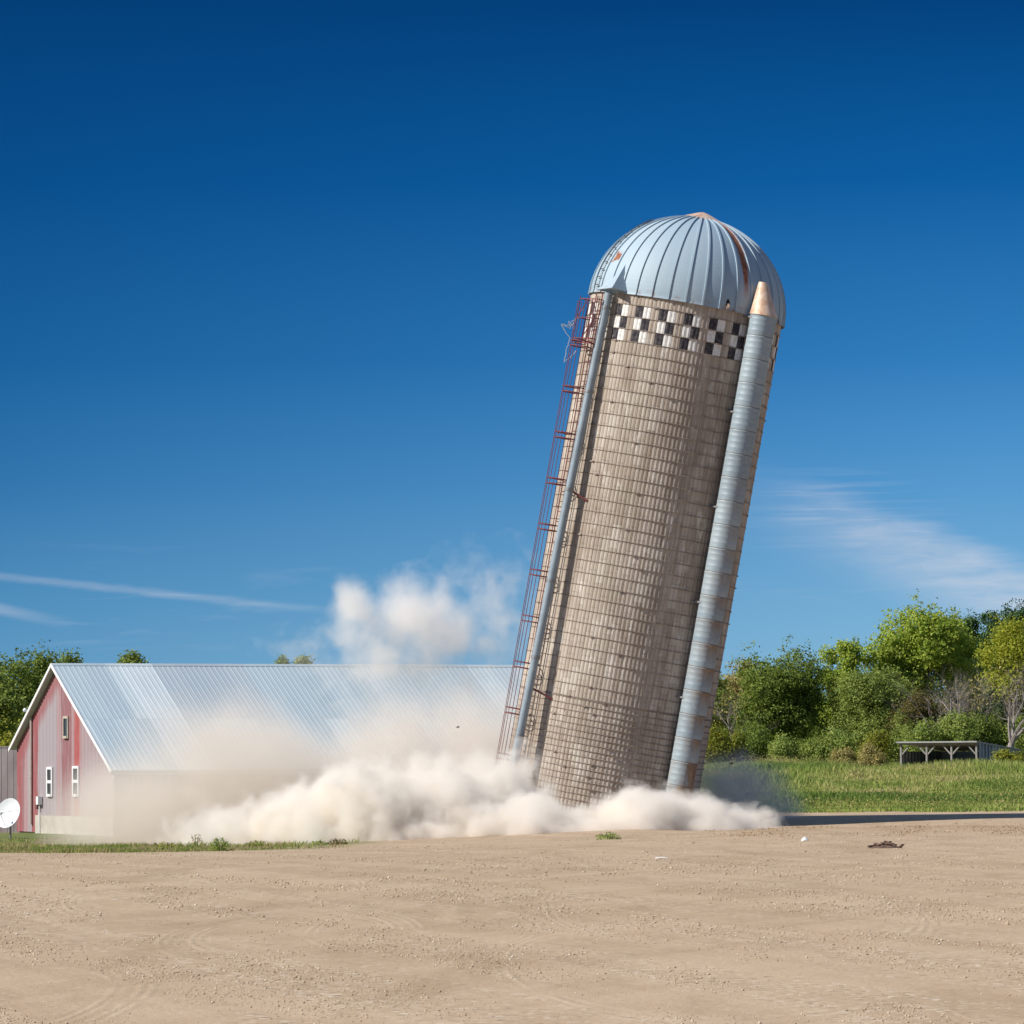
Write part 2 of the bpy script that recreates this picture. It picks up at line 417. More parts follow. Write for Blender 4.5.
def wall_material():
    g = G('weathered_concrete_staves'); p = g.obj(); x, y, z = g.sep(p)
    ang = g.math('ARCTAN2', x, g.mul(y, -1.0))
    NS = 72
    u = g.add(g.mul(g.math('DIVIDE', ang, 2 * math.pi), NS), NS + 1.9 / 5.0)
    iu = g.math('FLOOR', u); fu = g.math('FRACT', u)
    par = g.math('MODULO', iu, 2.0)
    rowv = g.add(g.math('DIVIDE', z, 0.76), g.mul(par, 0.5))
    iv = g.math('FLOOR', rowv); fv = g.math('FRACT', rowv)
    rnd = g.add(g.mul(g.white(g.comb(iu, iv, 0.0)), 0.35), g.mul(g.noise(g.comb(g.mul(ang, 5.0), g.mul(z, 0.5), 6.0), 1.0, 4, 0.6), 0.65)); rnd2 = g.white(g.comb(iu, iv, 7.0))
    col = g.ramp(rnd, [(0.0, (0.44, 0.375, 0.31)), (0.45, (0.495, 0.43, 0.362)), (0.8, (0.54, 0.475, 0.405)), (1.0, (0.62, 0.56, 0.49))])
    # vertical washes of stain
    wash = g.noise(g.comb(g.mul(ang, 17.0), g.mul(z, 0.16), 0.0), 1.0, 5, 0.62)
    col = g.mix(g.remap(wash, 0.46, 0.70, 0.0, 0.62), col, (0.21, 0.155, 0.112))
    streak = g.noise(g.comb(g.mul(ang, 62.0), g.mul(z, 0.9), 2.0), 1.0, 4, 0.6)
    col = g.mix(g.remap(streak, 0.50, 0.70, 0.0, 0.55), col, (0.20, 0.145, 0.105))
    flu = g.white(g.comb(g.math('FLOOR', g.mul(u, 2.0)), g.math('FLOOR', g.math('DIVIDE', z, 1.9)), 4.0))
    col = g.mix(g.remap(flu, 0.55, 1.0, 0.0, 0.28), col, (0.24, 0.18, 0.13))
    pale = g.noise(g.comb(g.mul(ang, 48.0), g.mul(z, 0.55), 12.0), 1.0, 4, 0.6)
    col = g.mix(g.remap(pale, 0.56, 0.70, 0.0, 0.45), col, (0.56, 0.49, 0.41))
    lime = g.noise(g.comb(g.mul(ang, 24.0), g.mul(z, 0.35), 5.0), 1.0, 5, 0.6)
    col = g.mix(g.mul(g.remap(lime, 0.60, 0.70, 0.0, 0.7), g.remap(z, 8.5, 2.0, 0.35, 1.0)), col, (0.58, 0.53, 0.46))
    spot = g.noise(g.comb(g.mul(ang, 9.0), g.mul(z, 0.9), 15.0), 1.0, 6, 0.7)
    col = g.mix(g.remap(spot, 0.55, 0.64, 0.0, 0.7), col, (0.68, 0.635, 0.57))
    grime = g.noise(g.comb(g.mul(ang, 3.0), g.mul(z, 0.28), 19.0), 1.0, 5, 0.65)
    col = g.mix(g.remap(grime, 0.47, 0.62, 0.0, 0.5), col, (0.24, 0.185, 0.14))
    col = g.mix(g.mul(g.remap(rnd2, 0.93, 0.96), 0.6), col, (0.58, 0.53, 0.46))
    # painted checkers under the dome
    zr = g.math('DIVIDE', g.sub(z, L - 0.36 - 3 * 0.385), 0.385)
    inb = g.mul(g.math('GREATER_THAN', zr, 0.0), g.math('LESS_THAN', zr, 3.0))
    ir = g.math('FLOOR', zr)
    m3 = g.math('MODULO', iu, 3.0)
    inb = g.mul(g.mul(inb, g.math('LESS_THAN', m3, 1.5)), g.remap(g.noise(p, 7.0, 5, 0.75), 0.30, 0.40, 0.35, 1.0))
    whitecell = g.math('MODULO', g.add(g.add(m3, ir), 0.01), 2.0)
    whitecell = g.math('GREATER_THAN', whitecell, 0.5)
    pn = g.noise(p, 9.0, 5, 0.7)
    pw = g.mix(g.remap(pn, 0.45, 0.66, 0, 0.6), (0.80, 0.79, 0.76), (0.5, 0.46, 0.4))
    pb = g.mix(g.remap(pn, 0.46, 0.68, 0, 0.7), (0.03, 0.03, 0.042), (0.20, 0.18, 0.165))
    col = g.mix(inb, col, g.mix(whitecell, pb, pw))
    # joints
    jv = g.math('LESS_THAN', g.math('MINIMUM', fv, g.sub(1.0, fv)), 0.022)
    col = g.mix(g.mul(jv, 0.25), col, (0.13, 0.10, 0.075))
    fine = g.noise(p, 22.0, 5, 0.7)
    col = g.mix(g.remap(fine, 0.35, 0.7, 0.0, 0.3), col, g.mix(0.5, col, (0.14, 0.10, 0.07)))
    nrm = g.bump(g.add(g.mul(fine, 0.5), g.mul(g.sub(1.0, jv), 0.6)), 0.55, 0.02)
    return g.bsdf(col, 0.92, 0.0, nrm, 0.25)

m_wall = wall_material()
# fluted stave wall: 72 staves, two ribs each
NA = 72 * 14
prof = []
for i in range(NA):
    f = (i % 14) / 14.0                                  # along one stave
    a = (i / 14.0) * 5.0 - 1.9
    groove = 0.0
    if f < 0.5 / 14: groove = 0.016
    elif abs(f - 0.5) < 0.5 / 14: groove = 0.014
    elif abs(f - 0.25) < 0.08 or abs(f - 0.75) < 0.08: groove = -0.006
    prof.append((a, RS - groove))
vs = []; fs = []
zrows = np.linspace(0, L, 9)
for zz in zrows:
    for a, r in prof: vs.append(tuple(cyl(a, r, zz)))
for j in range(len(zrows) - 1):
    for i in range(NA):
        k = (i + 1) % NA
        fs.append((j*NA+i, j*NA+k, (j+1)*NA+k, (j+1)*NA+i))
mb = MB().add(vs, fs)
mb.f.append(tuple(reversed(range(NA)))); mb.f.append(tuple((len(zrows)-1)*NA + i for i in range(NA)))
mb.build('wall', m_wall, silo)

m_hoop = mat_simple('rusty_steel_rod', (0.21, 0.155, 0.12), 0.7, 0.2, 0.5, 2.0, (0.34, 0.29, 0.25))
HN = 160
mb = MB().tube([cyl(k * 360 / HN, RS + 0.013, 0) for k in range(HN)], 0.014, 5, closed=True)
hz = list(np.arange(0.12, 3.6, 0.193)) + [L - 0.36 - 0.385 * k for k in range(40) if L - 0.36 - 0.385 * k > 3.6][::-1]
hoop0 = None
lug = [(12 + 30 * i) for i in range(3)]
for i, zz in enumerate(hz):
    if hoop0 is None:
        for a0 in (-25, 65, 155, 245):                  # the tightening lugs where the rods meet
            c = cyl(a0, RS + 0.03, 0)
            mm = Matrix.Translation(c) @ Matrix.Rotation(R_(a0), 4, 'Z')
            mb.box((-0.06, -0.02, -0.022), (0.06, 0.02, 0.022), mm)
        hoop0 = mb.build('hoop', m_hoop, silo); hoop0.location = (0, 0, zz)
        o = hoop0
    else:
        o = dup(hoop0, silo, (0, 0, zz))
    o.rotation_euler = (0, 0, R_(random.Random(i * 7 + 1).uniform(0, 360)))

# dome
RD, HD = 3.125, 2.92
def dome_material():
    g = G('galvanised_dome_metal'); p = g.obj(); x, y, z = g.sep(p)
    ang = g.mul(g.math('ARCTAN2', x, g.mul(y, -1.0)), 180 / math.pi)
    zz = z
    pan = g.math('FLOOR', g.math('DIVIDE', g.add(ang, 363.1), 10.0))
    rnd = g.white(g.comb(pan, 3.0, 1.0))
    col = g.ramp(rnd, [(0.0, (0.27, 0.365, 0.435)), (0.5, (0.305, 0.40, 0.47)), (1.0, (0.35, 0.445, 0.51))])
    blot = g.noise(g.comb(g.mul(ang, 0.05), g.mul(zz, 0.8), 0.0), 1.0, 5, 0.6)
    col = g.mix(g.remap(blot, 0.5, 0.75, 0, 0.35), col, (0.36, 0.42, 0.46))
    rn = g.noise(p, 2.2, 5, 0.7)
    wob = g.mul(g.sub(rn, 0.5), 3.0)
    # long rust run below the cap
    tight = g.remap(zz, 0.9, 2.2, 0.9, 2.4)
    st = g.remap(g.math('ABSOLUTE', g.add(g.sub(ang, 33.0), wob)), 0.8, g.add(tight, 1.6), 1.0, 0.0)
    st = g.sat(g.mul(g.mul(st, g.remap(zz, 0.35, 1.3, 0.0, 1.0)), 1.5))
    # rust patch by the hood and the rust ring at the foot of the dome
    pd = g.vm('LENGTH', g.comb(g.mul(g.add(ang, 59.0), 0.11), g.mul(g.sub(zz, 1.12), 2.9), 0.0), out='v')
    pa = g.remap(g.add(pd, g.mul(g.sub(g.noise(p, 5.0, 5, 0.7), 0.5), 2.4)), 0.30, 0.5, 1.0, 0.0)
    foot = g.mul(g.remap(zz, 0.16, 0.02), g.remap(g.noise(p, 3.0, 5, 0.7), 0.52, 0.66))
    rust = g.sat(g.add(g.add(st, pa), g.mul(foot, 0.8)))
    rcol = g.mix(g.remap(g.noise(p, 8.0, 4), 0.4, 0.65), (0.19, 0.055, 0.025), (0.33, 0.14, 0.065))
    col = g.mix(rust, col, rcol)
    nrm = g.bump(g.noise(g.comb(g.mul(ang, 0.12), g.mul(zz, 1.5), 0.0), 1.0, 3), 0.15, 0.05)
    return g.bsdf(col, g.add(0.62, g.mul(rust, 0.3)), 0.0, nrm)
m_dome = dome_material()
NP = 36; K = 8
rings = 30
vs = []; fs = []
for j in range(rings):
    th = (j / (rings - 1)) * (math.pi / 2 - 0.19)
    rr = RD * math.cos(th); zz = HD * math.sin(th)
    for i in range(NP * K):
        k = i % K
        a = (i // K) * 10 - 3.1 + {0: -0.55, 1: -0.5, 2: 0.5, 3: 0.55, 4: 2.5, 5: 4.5, 6: 6.5, 7: 8.2}[k]
        out = 0.038 if k in (1, 2) else 0.0
        if k in (0, 1, 2, 3):                           # seams keep their width towards the top
            s = min(3.0, RD / max(rr, 0.4))
            a = (i // K) * 10 - 3.1 + {0: -0.55, 1: -0.5, 2: 0.5, 3: 0.55}[k] * min(s, 2.5)
        vs.append(tuple(cyl(a, rr + out * math.cos(th), zz + out * math.sin(th))))
N = NP * K
for j in range(rings - 1):
    for i in range(N):
        k = (i + 1) % N
        fs.append((j*N+i, j*N+k, (j+1)*N+k, (j+1)*N+i))
mb = MB().add(vs, fs)
mb.f.append(tuple((rings-1)*N + i for i in range(N)))
# skirt hanging below the edge
o0 = len(mb.v)
for i in range(N): p = vs[i]; mb.v.append((p[0]*1.004, p[1]*1.004, -0.07))
for i in range(N): mb.f.append((o0+i, o0+(i+1) % N, (i+1) % N, i))
dome = mb.build('dome', m_dome, silo); dome.location = (0, 0, L + 0.02)
def crown_rust():
    g = G('copper_coloured_rusty_sheet'); p = g.obj()
    n = g.noise(p, 3.5, 5, 0.65)
    c = g.ramp(n, [(0.3, (0.42, 0.22, 0.13)), (0.48, (0.60, 0.41, 0.29)), (0.64, (0.70, 0.55, 0.44))])
    return g.bsdf(c, 0.55, 0.1, g.bump(g.noise(p, 9.0, 4), 0.3, 0.02))
m_cop = crown_rust()
mb = MB().lathe([(0.92, -0.09), (0.92, -0.06), (0.55, 0.10), (0.16, 0.255), (0.02, 0.29)], 28)
cap = mb.build('dome_cap', m_cop, dome, True); cap.location = (0, 0, HD * math.sin(math.pi/2 - 0.19) - 0.035)
# pyramid hood over the filler pipe
A_ = cyl(-47, 2.96, 0.90); B_ = cyl(-43, 3.62, 0.02); C_ = cyl(-39, 3.10, 0.0); D_ = cyl(-68, 3.16, 0.0); E_ = cyl(-60, 2.86, 1.0)
mb = MB().add([A_, B_, C_, D_, E_], [(0, 1, 2), (0, 4, 3, 1), (1, 3, 2), (0, 2, 3, 4)])
mb.build('dome_hood', m_dome, dome)
# roof ladder up the dome
m_dark = mat_simple('dark_weathered_steel', (0.10, 0.09, 0.09), 0.6, 0.5, 0.4, 4.0)
def dpt(phi, th, off): 
    t = R_(th); return cyl(phi, (RD + off) * math.cos(t), (HD + off) * math.sin(t))
mb = MB()
for ph in (-64, -70): mb.tube([dpt(ph, t, 0.08) for t in range(1, 60, 3)], 0.013, 5)
for t in range(3, 58, 5): mb.bar(dpt(-64, t, 0.08), dpt(-70, t, 0.08), 0.022)
mb.build('roof_ladder', m_dark, dome)
# torn little opening at the dome edge: a near-black plate paints its inner shade
m_hole_shade = mat_simple('painted_hole_shade', (0.012, 0.011, 0.012), 0.9, 0, 0.3)
mb = MB()
q = [cyl(20.6, RD + 0.03, 0.08), cyl(22.6, RD + 0.03, 0.08), cyl(22.4, RD + 0.014, 0.22), cyl(21.4, RD + 0.010, 0.29), cyl(20.7, RD + 0.012, 0.22)]
q2 = [v * 0.985 for v in q]
mb.add(q + q2, [(0,1,2,3,4), (9,8,7,6,5)] + [(i, (i+1) % 5, 5 + (i+1) % 5, 5 + i) for i in range(5)])
hole_plate = mb.build('vent_shade_plate', m_hole_shade, dome)
mb = MB()
q = [cyl(20.7, RD + 0.05, -0.02), cyl(22.0, RD + 0.06, -0.02), cyl(21.9, RD + 0.11, 0.08), cyl(21.1, RD + 0.09, 0.14)]
q2 = [v * 1.006 for v in q]
mb.add(q + q2, [(0,1,2,3), (7,6,5,4)] + [(i, (i+1) % 4, 4 + (i+1) % 4, 4 + i) for i in range(4)])
mb.build('vent_flap', m_cop, hole_plate)

# the big unloading chute
RC = 0.415
def chute_material():
    g = G('galvanised_chute'); p = g.obj(); x, y, z = g.sep(p)
    sec = g.math('FLOOR', g.math('DIVIDE', z, 0.745)); fz = g.math('FRACT', g.math('DIVIDE', z, 0.745))
    rnd = g.white(g.comb(sec, 2.0, 5.0))
    col = g.ramp(rnd, [(0.0, (0.235, 0.295, 0.335)), (0.5, (0.265, 0.33, 0.37)), (1.0, (0.30, 0.365, 0.40))])
    spang = g.noise(g.comb(g.mul(x, 3.0), g.mul(y, 3.0), g.mul(z, 5.0)), 1.0, 5, 0.7)
    col = g.mix(g.remap(spang, 0.45, 0.7, 0.0, 0.35), col, (0.42, 0.48, 0.51))
    side = g.add(g.mul(x, 0.8), g.mul(y, 0.35))                     # rust sits on the side away from the weather
    rn = g.noise(g.comb(g.mul(x, 4.0), g.mul(y, 4.0), g.mul(z, 1.3)), 1.0, 5, 0.65)
    low = g.remap(z, 13.0, 6.0)
    seam = g.mul(g.remap(fz, 0.15, 0.9), g.remap(rn, 0.30, 0.5))
    r1 = g.mul(g.mul(seam, low), g.remap(side, -0.30, 0.05, 0.25, 1.0))
    r2 = g.mul(g.remap(g.add(g.mul(g.sub(rn, 0.5), 1.6), side), -0.25, 0.2), g.remap(z, 2.35, 2.2))
    r3 = g.mul(g.remap(z, 2.0, 0.6), 0.4)
    rust = g.sat(g.add(g.add(r1, r2), r3))
    rcol = g.mix(g.remap(rn, 0.4, 0.62), (0.17, 0.095, 0.05), (0.30, 0.21, 0.13))
    col = g.mix(g.mul(rust, 0.95), col, rcol)
    col = g.mix(g.math('LESS_THAN', fz, 0.03), col, (0.16, 0.13, 0.11))
    return g.bsdf(col, g.add(0.5, g.mul(rust, 0.35)), g.mul(g.sub(1.0, rust), 0.08), g.bump(spang, 0.12, 0.03))
m_chute = chute_material()
ctop = L + 0.02
prf = []
zc = -0.1
secs = int(ctop / 0.745)
zz = 0.0
while zz < ctop - 0.05:
    e = min(zz + 0.745, ctop)
    prf += [(RC - 0.004, zz), (RC - 0.002, zz + 0.02)]
    for q_ in (0.25, 0.5, 0.75):
        zq = zz + (e - zz) * q_; prf += [(RC - 0.002, zq - 0.03), (RC + 0.0015, zq - 0.012), (RC + 0.0015, zq + 0.012), (RC - 0.002, zq + 0.03)]
    prf += [(RC - 0.002, e - 0.06), (RC + 0.006, e - 0.04), (RC + 0.006, e - 0.012), (RC + 0.001, e - 0.006)]
    zz = e
mb = MB().lathe(prf, 40)
chute = mb.build('chute', m_chute, silo, True)
chute.location = cyl(40.6, RS + RC + 0.09, 0)
inw = -cyl(40.6, 1, 0)
mb = MB()
o0 = len(mb.v)
levels = [(RC + 0.03, -0.03, 0), (RC + 0.02, 0.0, 0), (0.15, 1.0, 0.27), (0.14, 1.02, 0.27)]
for r, z_, off in levels:
    for k in range(36):
        a = 2 * math.pi * k / 36
        mb.v.append((r * math.cos(a) + inw.x * off, r * math.sin(a) + inw.y * off, z_))
for j in range(3):
    for k in range(36):
        l = (k + 1) % 36
        mb.f.append((j*36+k, j*36+l, (j+1)*36+l, (j+1)*36+k))
mb.f.append(tuple(reversed(range(36)))); mb.f.append(tuple(108 + k for k in range(36)))
cc = mb.build('chute_cap', m_cop, chute, True); cc.location = (0, 0, ctop)
# straps that hold the chute
m_strap = mat_simple('grey_steel_strap', (0.28, 0.29, 0.30), 0.5, 0.5, 0.3, 5.0)
mb = MB()
for sx in (-1, 1):
    for zz in np.arange(1.2, ctop, 3.0):
        a = cyl(40.6 + sx * 6.5, RS - 0.03, zz); b = cyl(40.6 + sx * 6.2, RS + RC + 0.05, zz)
        MB().bar(a, b, 0.05, 0.05).build('chute_bracket', m_strap, silo)

# the thin blue-grey filler pipe on the left
m_pipe = mat_simple('blue_grey_painted_pipe', (0.27, 0.33, 0.375), 0.5, 0.1, 0.25, 2.5)
P1 = cyl(-50.6, 3.27, L - 0.10); P0 = cyl(-50.6, 3.73, 0.55)
mb = MB().tube([P0, P1], 0.132, 20)
fp = mb.build('filler_pipe', m_pipe, silo, True)
dirp = (P1 - P0).normalized()
for t in (0.10, 0.26, 0.415, 0.60, 0.80, 0.97):
    c = P0.lerp(P1, t)
    MB().tube([c - dirp * 0.05, c + dirp * 0.05], 0.148, 20).build('pipe_collar', m_strap, fp, True)
m_red = mat_simple('faded_red_painted_steel', (0.215, 0.042, 0.048), 0.7, 0.1, 0.4, 3.0, (0.13, 0.05, 0.05))
for t in (0.20, 0.60):
    c = P0.lerp(P1, t); b = cyl(-42, RS, c.z - 0.25)
    MB().bar(c, b, 0.06).build('pipe_brace', m_red, fp)

# ladder with its safety cage
cage = empty('ladder_cage'); cage.parent = silo
PH = -62.0
er = cyl(PH, 1, 0); et = Vector((math.cos(R_(PH)), math.sin(R_(PH)), 0))
def lad(t, r, z): return er * (RS + r) + et * t + Vector((0, 0, z))
for s in (-1, 1):
    MB().tube([lad(s * 0.2, 0.12, 0.4), lad(s * 0.2, 0.12, L - 0.1)], 0.02, 6).build('rail', m_red, cage)
rung = MB().tube([lad(-0.2, 0.12, 0), lad(0.2, 0.12, 0)], 0.013, 5).build('rung', m_red, cage)
zz = 0.6; rung.location = (0, 0, zz)
while zz < L - 0.4:
    zz += 0.32; dup(rung, cage, (0, 0, zz))
arc = [lad(0.36 * math.sin(R_(a)) , 0.14 + 0.0 + 0.30 + 0.33 * -math.cos(R_(a)), 0) for a in range(30, 331, 20)]
hoop = MB().tube(arc, 0.02, 5).build('cage_hoop', m_red, cage)
lev = np.arange(1.3, L - 1.2, 1.46)
first = True
for zz in lev:
    for dz in (0, 0.17):
        if first: hoop.location = (0, 0, zz); first = False
        else: dup(hoop, cage, (0, 0, zz + dz))
for a in (60, 100, 140, 180, 220, 260, 300):
    p = lad(0.37 * math.sin(R_(a)), 0.44 - 0.34 * math.cos(R_(a)), 0)
    MB().tube([p + Vector((0, 0, 1.1)), p + Vector((0, 0, L - 0.45))], 0.0115, 5).build('cage_bar', m_red, cage)
# crowded lattice basket at the top of the ladder
bk = MB()
def bp(t, r, z): return lad(t, r, z)
for zz in (L - 0.35, L - 0.95, L - 1.6, L - 1.75):
    pts = [bp(-0.5, 0.06, zz), bp(-0.5, 0.5, zz), bp(0.62, 0.5, zz), bp(0.62, 0.06, zz)]
    for a, b in zip(pts, pts[1:]): bk.bar(a, b, 0.028)
for t, r in ((-0.5, 0.06), (-0.5, 0.5), (0.05, 0.5), (0.62, 0.5), (0.62, 0.06)):
    bk.bar(bp(t, r, L - 1.75), bp(t, r, L - 0.25), 0.026)
bk.bar(bp(-0.5, 0.5, L - 0.95), bp(0.05, 0.5, L - 0.35), 0.022); bk.bar(bp(0.05, 0.5, L - 1.6), bp(0.62, 0.5, L - 0.95), 0.022)
bk.build('top_basket', m_red, cage)
# loose tangle of wire hanging from the top of the cage
m_wire = mat_simple('bare_pale_wire', (0.55, 0.57, 0.60), 0.4, 0.3, 0.2)
def sl_pt(px, py):
    return rot.transposed() @ (at(px, py, 126.0) - BASE)
def wire(pts, r=0.012):
    out = []
    rr = random.Random(len(pts) * 13)
    for (a, b) in zip(pts, pts[1:]):
        for k in range(4):
            t = k / 4
            out.append(sl_pt(a[0] + (b[0]-a[0])*t + rr.uniform(-.6, .6), a[1] + (b[1]-a[1])*t + rr.uniform(-.6, .6)))
    out.append(sl_pt(*pts[-1])); return out
mb = MB()
mb.tube(wire([(584, 306), (577, 318), (572, 326), (561, 324), (565, 331), (570, 338), (567, 348), (564, 362), (571, 357), (577, 350)]), 0.013, 5)
mb.tube(wire([(572, 326), (568, 321), (571, 329), (561, 324)]), 0.011, 5)
mb.tube(wire([(577, 318), (571, 322), (574, 329)]), 0.011, 5)
mb.build('loose_wire', m_wire, silo)

# ------------------------------------------------------------------ barn
TH = R_(24)
NC = at(114, 836, 143.0); NC.z = gz(NC.x, NC.y) - 0.02
GB = at(114, 836, 143.0).z
barn = empty('barn', (NC.x, NC.y, GB), Matrix.Rotation(TH, 3, 'Z'))
tag(barn, 'faded red and grey barn with white trim and a long pale metal roof', 'barn')
# barn frame: x along the ridge, y = across the gable (away from the yard)
WB, LB = 11.8, 19.6
YR = 6.65; HRG = at(52, 665.5, 148.8).z - GB; HN_, HF_ = 2.52, at(12, 747, 153.4).z - GB
def roof_z(y):
    return HN_ + (HRG - HN_) * (y / YR) if y <= YR else HRG + (HF_ - HRG) * ((y - YR) / (WB - YR))
def siding_mat():
    g = G('faded_red_metal_siding'); p = g.obj(); x, y, z = g.sep(p)
    t = g.math('DIVIDE', g.sub(WB, y), WB)                # 0 at the far corner, 1 at the near corner
    red, dred, grey, pink, bright = (0.29, 0.085, 0.09), (0.27, 0.12, 0.13), (0.335, 0.285, 0.305), (0.36, 0.225, 0.235), (0.37, 0.085, 0.08)
    n = g.noise(g.comb(g.mul(y, 1.6), g.mul(z, 0.25), 0.0), 1.0, 5, 0.65)
    tt = g.add(t, g.mul(g.sub(n, 0.5), 0.035))
    c = g.ramp(tt, [(0.0, red), (0.055, dred), (0.085, pink), (0.12, grey), (0.165, red), (0.23, grey), (0.43, pink), (0.465, grey), (0.475, dred), (0.58, pink), (0.612, bright), (0.665, pink), (0.69, (0.345, 0.26, 0.275))], 'CONSTANT')
    lite = g.noise(g.comb(g.mul(y, 5.0), g.mul(z, 0.7), 3.0), 1.0, 5, 0.65)
    c = g.mix(g.remap(lite, 0.5, 0.74, 0.0, 0.6), c, (0.36, 0.31, 0.33))
    rake = g.math('MINIMUM', g.sub(roofline(g, y), z), 9.0)
    c = g.mix(g.mul(g.mul(g.remap(g.add(rake, g.mul(n, 0.8)), 1.5, 1.0), g.math('GREATER_THAN', y, YR - 0.3)), 0.8), c, red)
    wall = g.noise(g.comb(g.mul(x, 1.2), g.mul(z, 0.3), 9.0), 1.0, 4, 0.6)
    cl = g.mix(g.remap(wall, 0.4, 0.6), (0.20, 0.12, 0.115), (0.27, 0.225, 0.22))
    rib = g.math('LESS_THAN', g.math('FRACT', g.mul(y, 2.381)), 0.13)
    c = g.mix(g.mul(rib, 0.28), c, (0.12, 0.07, 0.075))
    isend = g.math('LESS_THAN', g.math('ABSOLUTE', g.sub(x, 0.0)), 0.12)
    c = g.mix(isend, cl, c)
    return g.bsdf(c, 0.6, 0.1, g.bump(lite, 0.15, 0.01))
def roofline(g, y):
    a = g.add(HN_, g.mul(y, (HRG - HN_) / YR)); b = g.add(HRG, g.mul(g.sub(y, YR), (HF_ - HRG) / (WB - YR)))
    return g.math('MINIMUM', a, b)
m_sid = siding_mat()
FZ = 0.66                                               # top of the low concrete wall
def gable(x, out, name):
    """ribbed metal sheet gable"""
    n = int(WB / 0.105); vs = []; fs = []
    for i in range(n + 1):
        y = WB * i / n
        d = out * (0.022 if i % 2 else 0.0)
        z0 = FZ if y < 9.3 else 0.02
        vs += [(x + d, y, z0), (x + d, y, roof_z(y) - 0.02)]
    for i in range(n): fs.append((2*i, 2*i+2, 2*i+3, 2*i+1))
    k = len(vs)
    for i in range(n + 1): vs += [(x - out * 0.06, vs[2*i][1], vs[2*i][2]), (x - out * 0.06, vs[2*i+1][1], vs[2*i+1][2])]
    for i in range(n): fs.append((k+2*i+1, k+2*i+3, k+2*i+2, k+2*i))
    return MB().add(vs, fs).build(name, m_sid, barn)
gable(0.0, -1, 'gable_wall'); gable(LB, 1, 'gable_wall')
mb = MB(); n = int(LB / 0.12); vs = []; fs = []
for i in range(n + 1):
    xx = 0.16 + (LB - 0.3) * i / n; d = -0.02 if i % 2 else 0
    vs += [(xx, 0.0 + d, FZ), (xx, 0.0 + d, HN_ - 0.04)]
for i in range(n): fs.append((2*i, 2*i+2, 2*i+3, 2*i+1))
mb.add(vs, fs).build('side_wall', m_sid, barn)
MB().box((0.1, WB - 0.1, 0.0), (LB - 0.1, WB, HF_ - 0.05)).build('side_wall', m_sid, barn)
m_conc = mat_simple('whitewashed_concrete', (0.52, 0.47, 0.41), 0.9, 0, 0.3, 1.4)
MB().box((-0.05, -0.06, -0.25), (0.25, 9.3, FZ - 0.003)).box((0.253, -0.06, -0.25), (LB, 0.2, FZ - 0.003)).build('foundation', m_conc, barn)
def roof_mat():
    g = G('ribbed_pale_roof_metal'); p = g.obj(); x, y, z = g.sep(p)
    sh = g.math('FLOOR', g.math('DIVIDE', x, 0.92)); row = g.math('GREATER_THAN', y, 2.9)
    rnd = g.white(g.comb(sh, row, 4.0))
    col = g.ramp(rnd, [(0.0, (0.41, 0.505, 0.55)), (0.35, (0.445, 0.535, 0.58)), (0.75, (0.48, 0.57, 0.61)), (1.0, (0.54, 0.625, 0.655))])
    # one block of newer, duller sheets
    blk = g.mul(g.mul(g.math('GREATER_THAN', x, 3.68), g.math('LESS_THAN', x, 7.36)), g.math('GREATER_THAN', y, 2.9))
    col = g.mix(g.mul(blk, 0.6), col, (0.39, 0.445, 0.49))
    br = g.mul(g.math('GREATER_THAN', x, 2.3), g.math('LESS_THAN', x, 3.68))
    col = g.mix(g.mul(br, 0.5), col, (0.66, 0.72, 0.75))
    st = g.noise(g.comb(g.mul(x, 3.0), g.mul(y, 0.3), 0.0), 1.0, 5, 0.6)
    col = g.mix(g.remap(st, 0.48, 0.7, 0.0, 0.25), col, (0.41, 0.46, 0.49))
    lap = g.math('LESS_THAN', g.math('ABSOLUTE', g.sub(y, 2.9)), 0.03)
    col = g.mix(g.mul(lap, 0.15), col, (0.30, 0.33, 0.36))
    return g.bsdf(col, 0.5, 0.05, g.bump(st, 0.05, 0.02))
m_roof = roof_mat()
def slope(y0, z0, y1, z1, name):
    """ribbed roof sheet from eave (y0,z0) to ridge (y1,z1)"""
    x0, x1 = -0.22, LB + 0.22
    n = int((x1 - x0) / 0.205); vs = []; fs = []
    nrm = Vector((0, -(z1 - z0), (y1 - y0))).normalized()
    if nrm.z < 0: nrm = -nrm
    cols = []
    for i in range(n):
        a = x0 + (x1 - x0) * i / n; wd = (x1 - x0) / n
        cols += [(a, 0), (a + wd * 0.62, 0), (a + wd * 0.72, 0.007), (a + wd * 0.88, 0.007)]
    cols.append((x1, 0))
    for xx, h in cols:
        for (yy, z_) in ((y0, z0), (y1, z1)):
            q = Vector((xx, yy, z_)) + nrm * h; vs.append(tuple(q))
    m = len(cols)
    for i in range(m - 1): fs.append((2*i, 2*i+2, 2*i+3, 2*i+1))
    k = len(vs)
    for xx, h in cols:
        for (yy, z_) in ((y0, z0), (y1, z1)): vs.append(tuple(Vector((xx, yy, z_)) - nrm * 0.05))
    for i in range(m - 1): fs.append((k+2*i+1, k+2*i+3, k+2*i+2, k+2*i))
    for i in range(m - 1): fs.append((2*i, 2*i+2, k+2*i+2, k+2*i)); fs.append((2*i+1, 2*i+3, k+2*i+3, k+2*i+1))
    fs.append((0, 1, k+1, k)); fs.append((2*m-2, 2*m-1, k+2*m-1, k+2*m-2))
    return MB().add(vs, fs).build(name, m_roof, barn)
sn = (HRG - HN_) / YR; sf = (HF_ - HRG) / (WB - YR)
slope(-0.45, HN_ - 0.45 * sn + 0.06, YR, HRG + 0.06, 'roof_slope')
slope(WB + 0.22, HF_ + 0.22 * sf + 0.06, YR, HRG + 0.06, 'roof_slope')
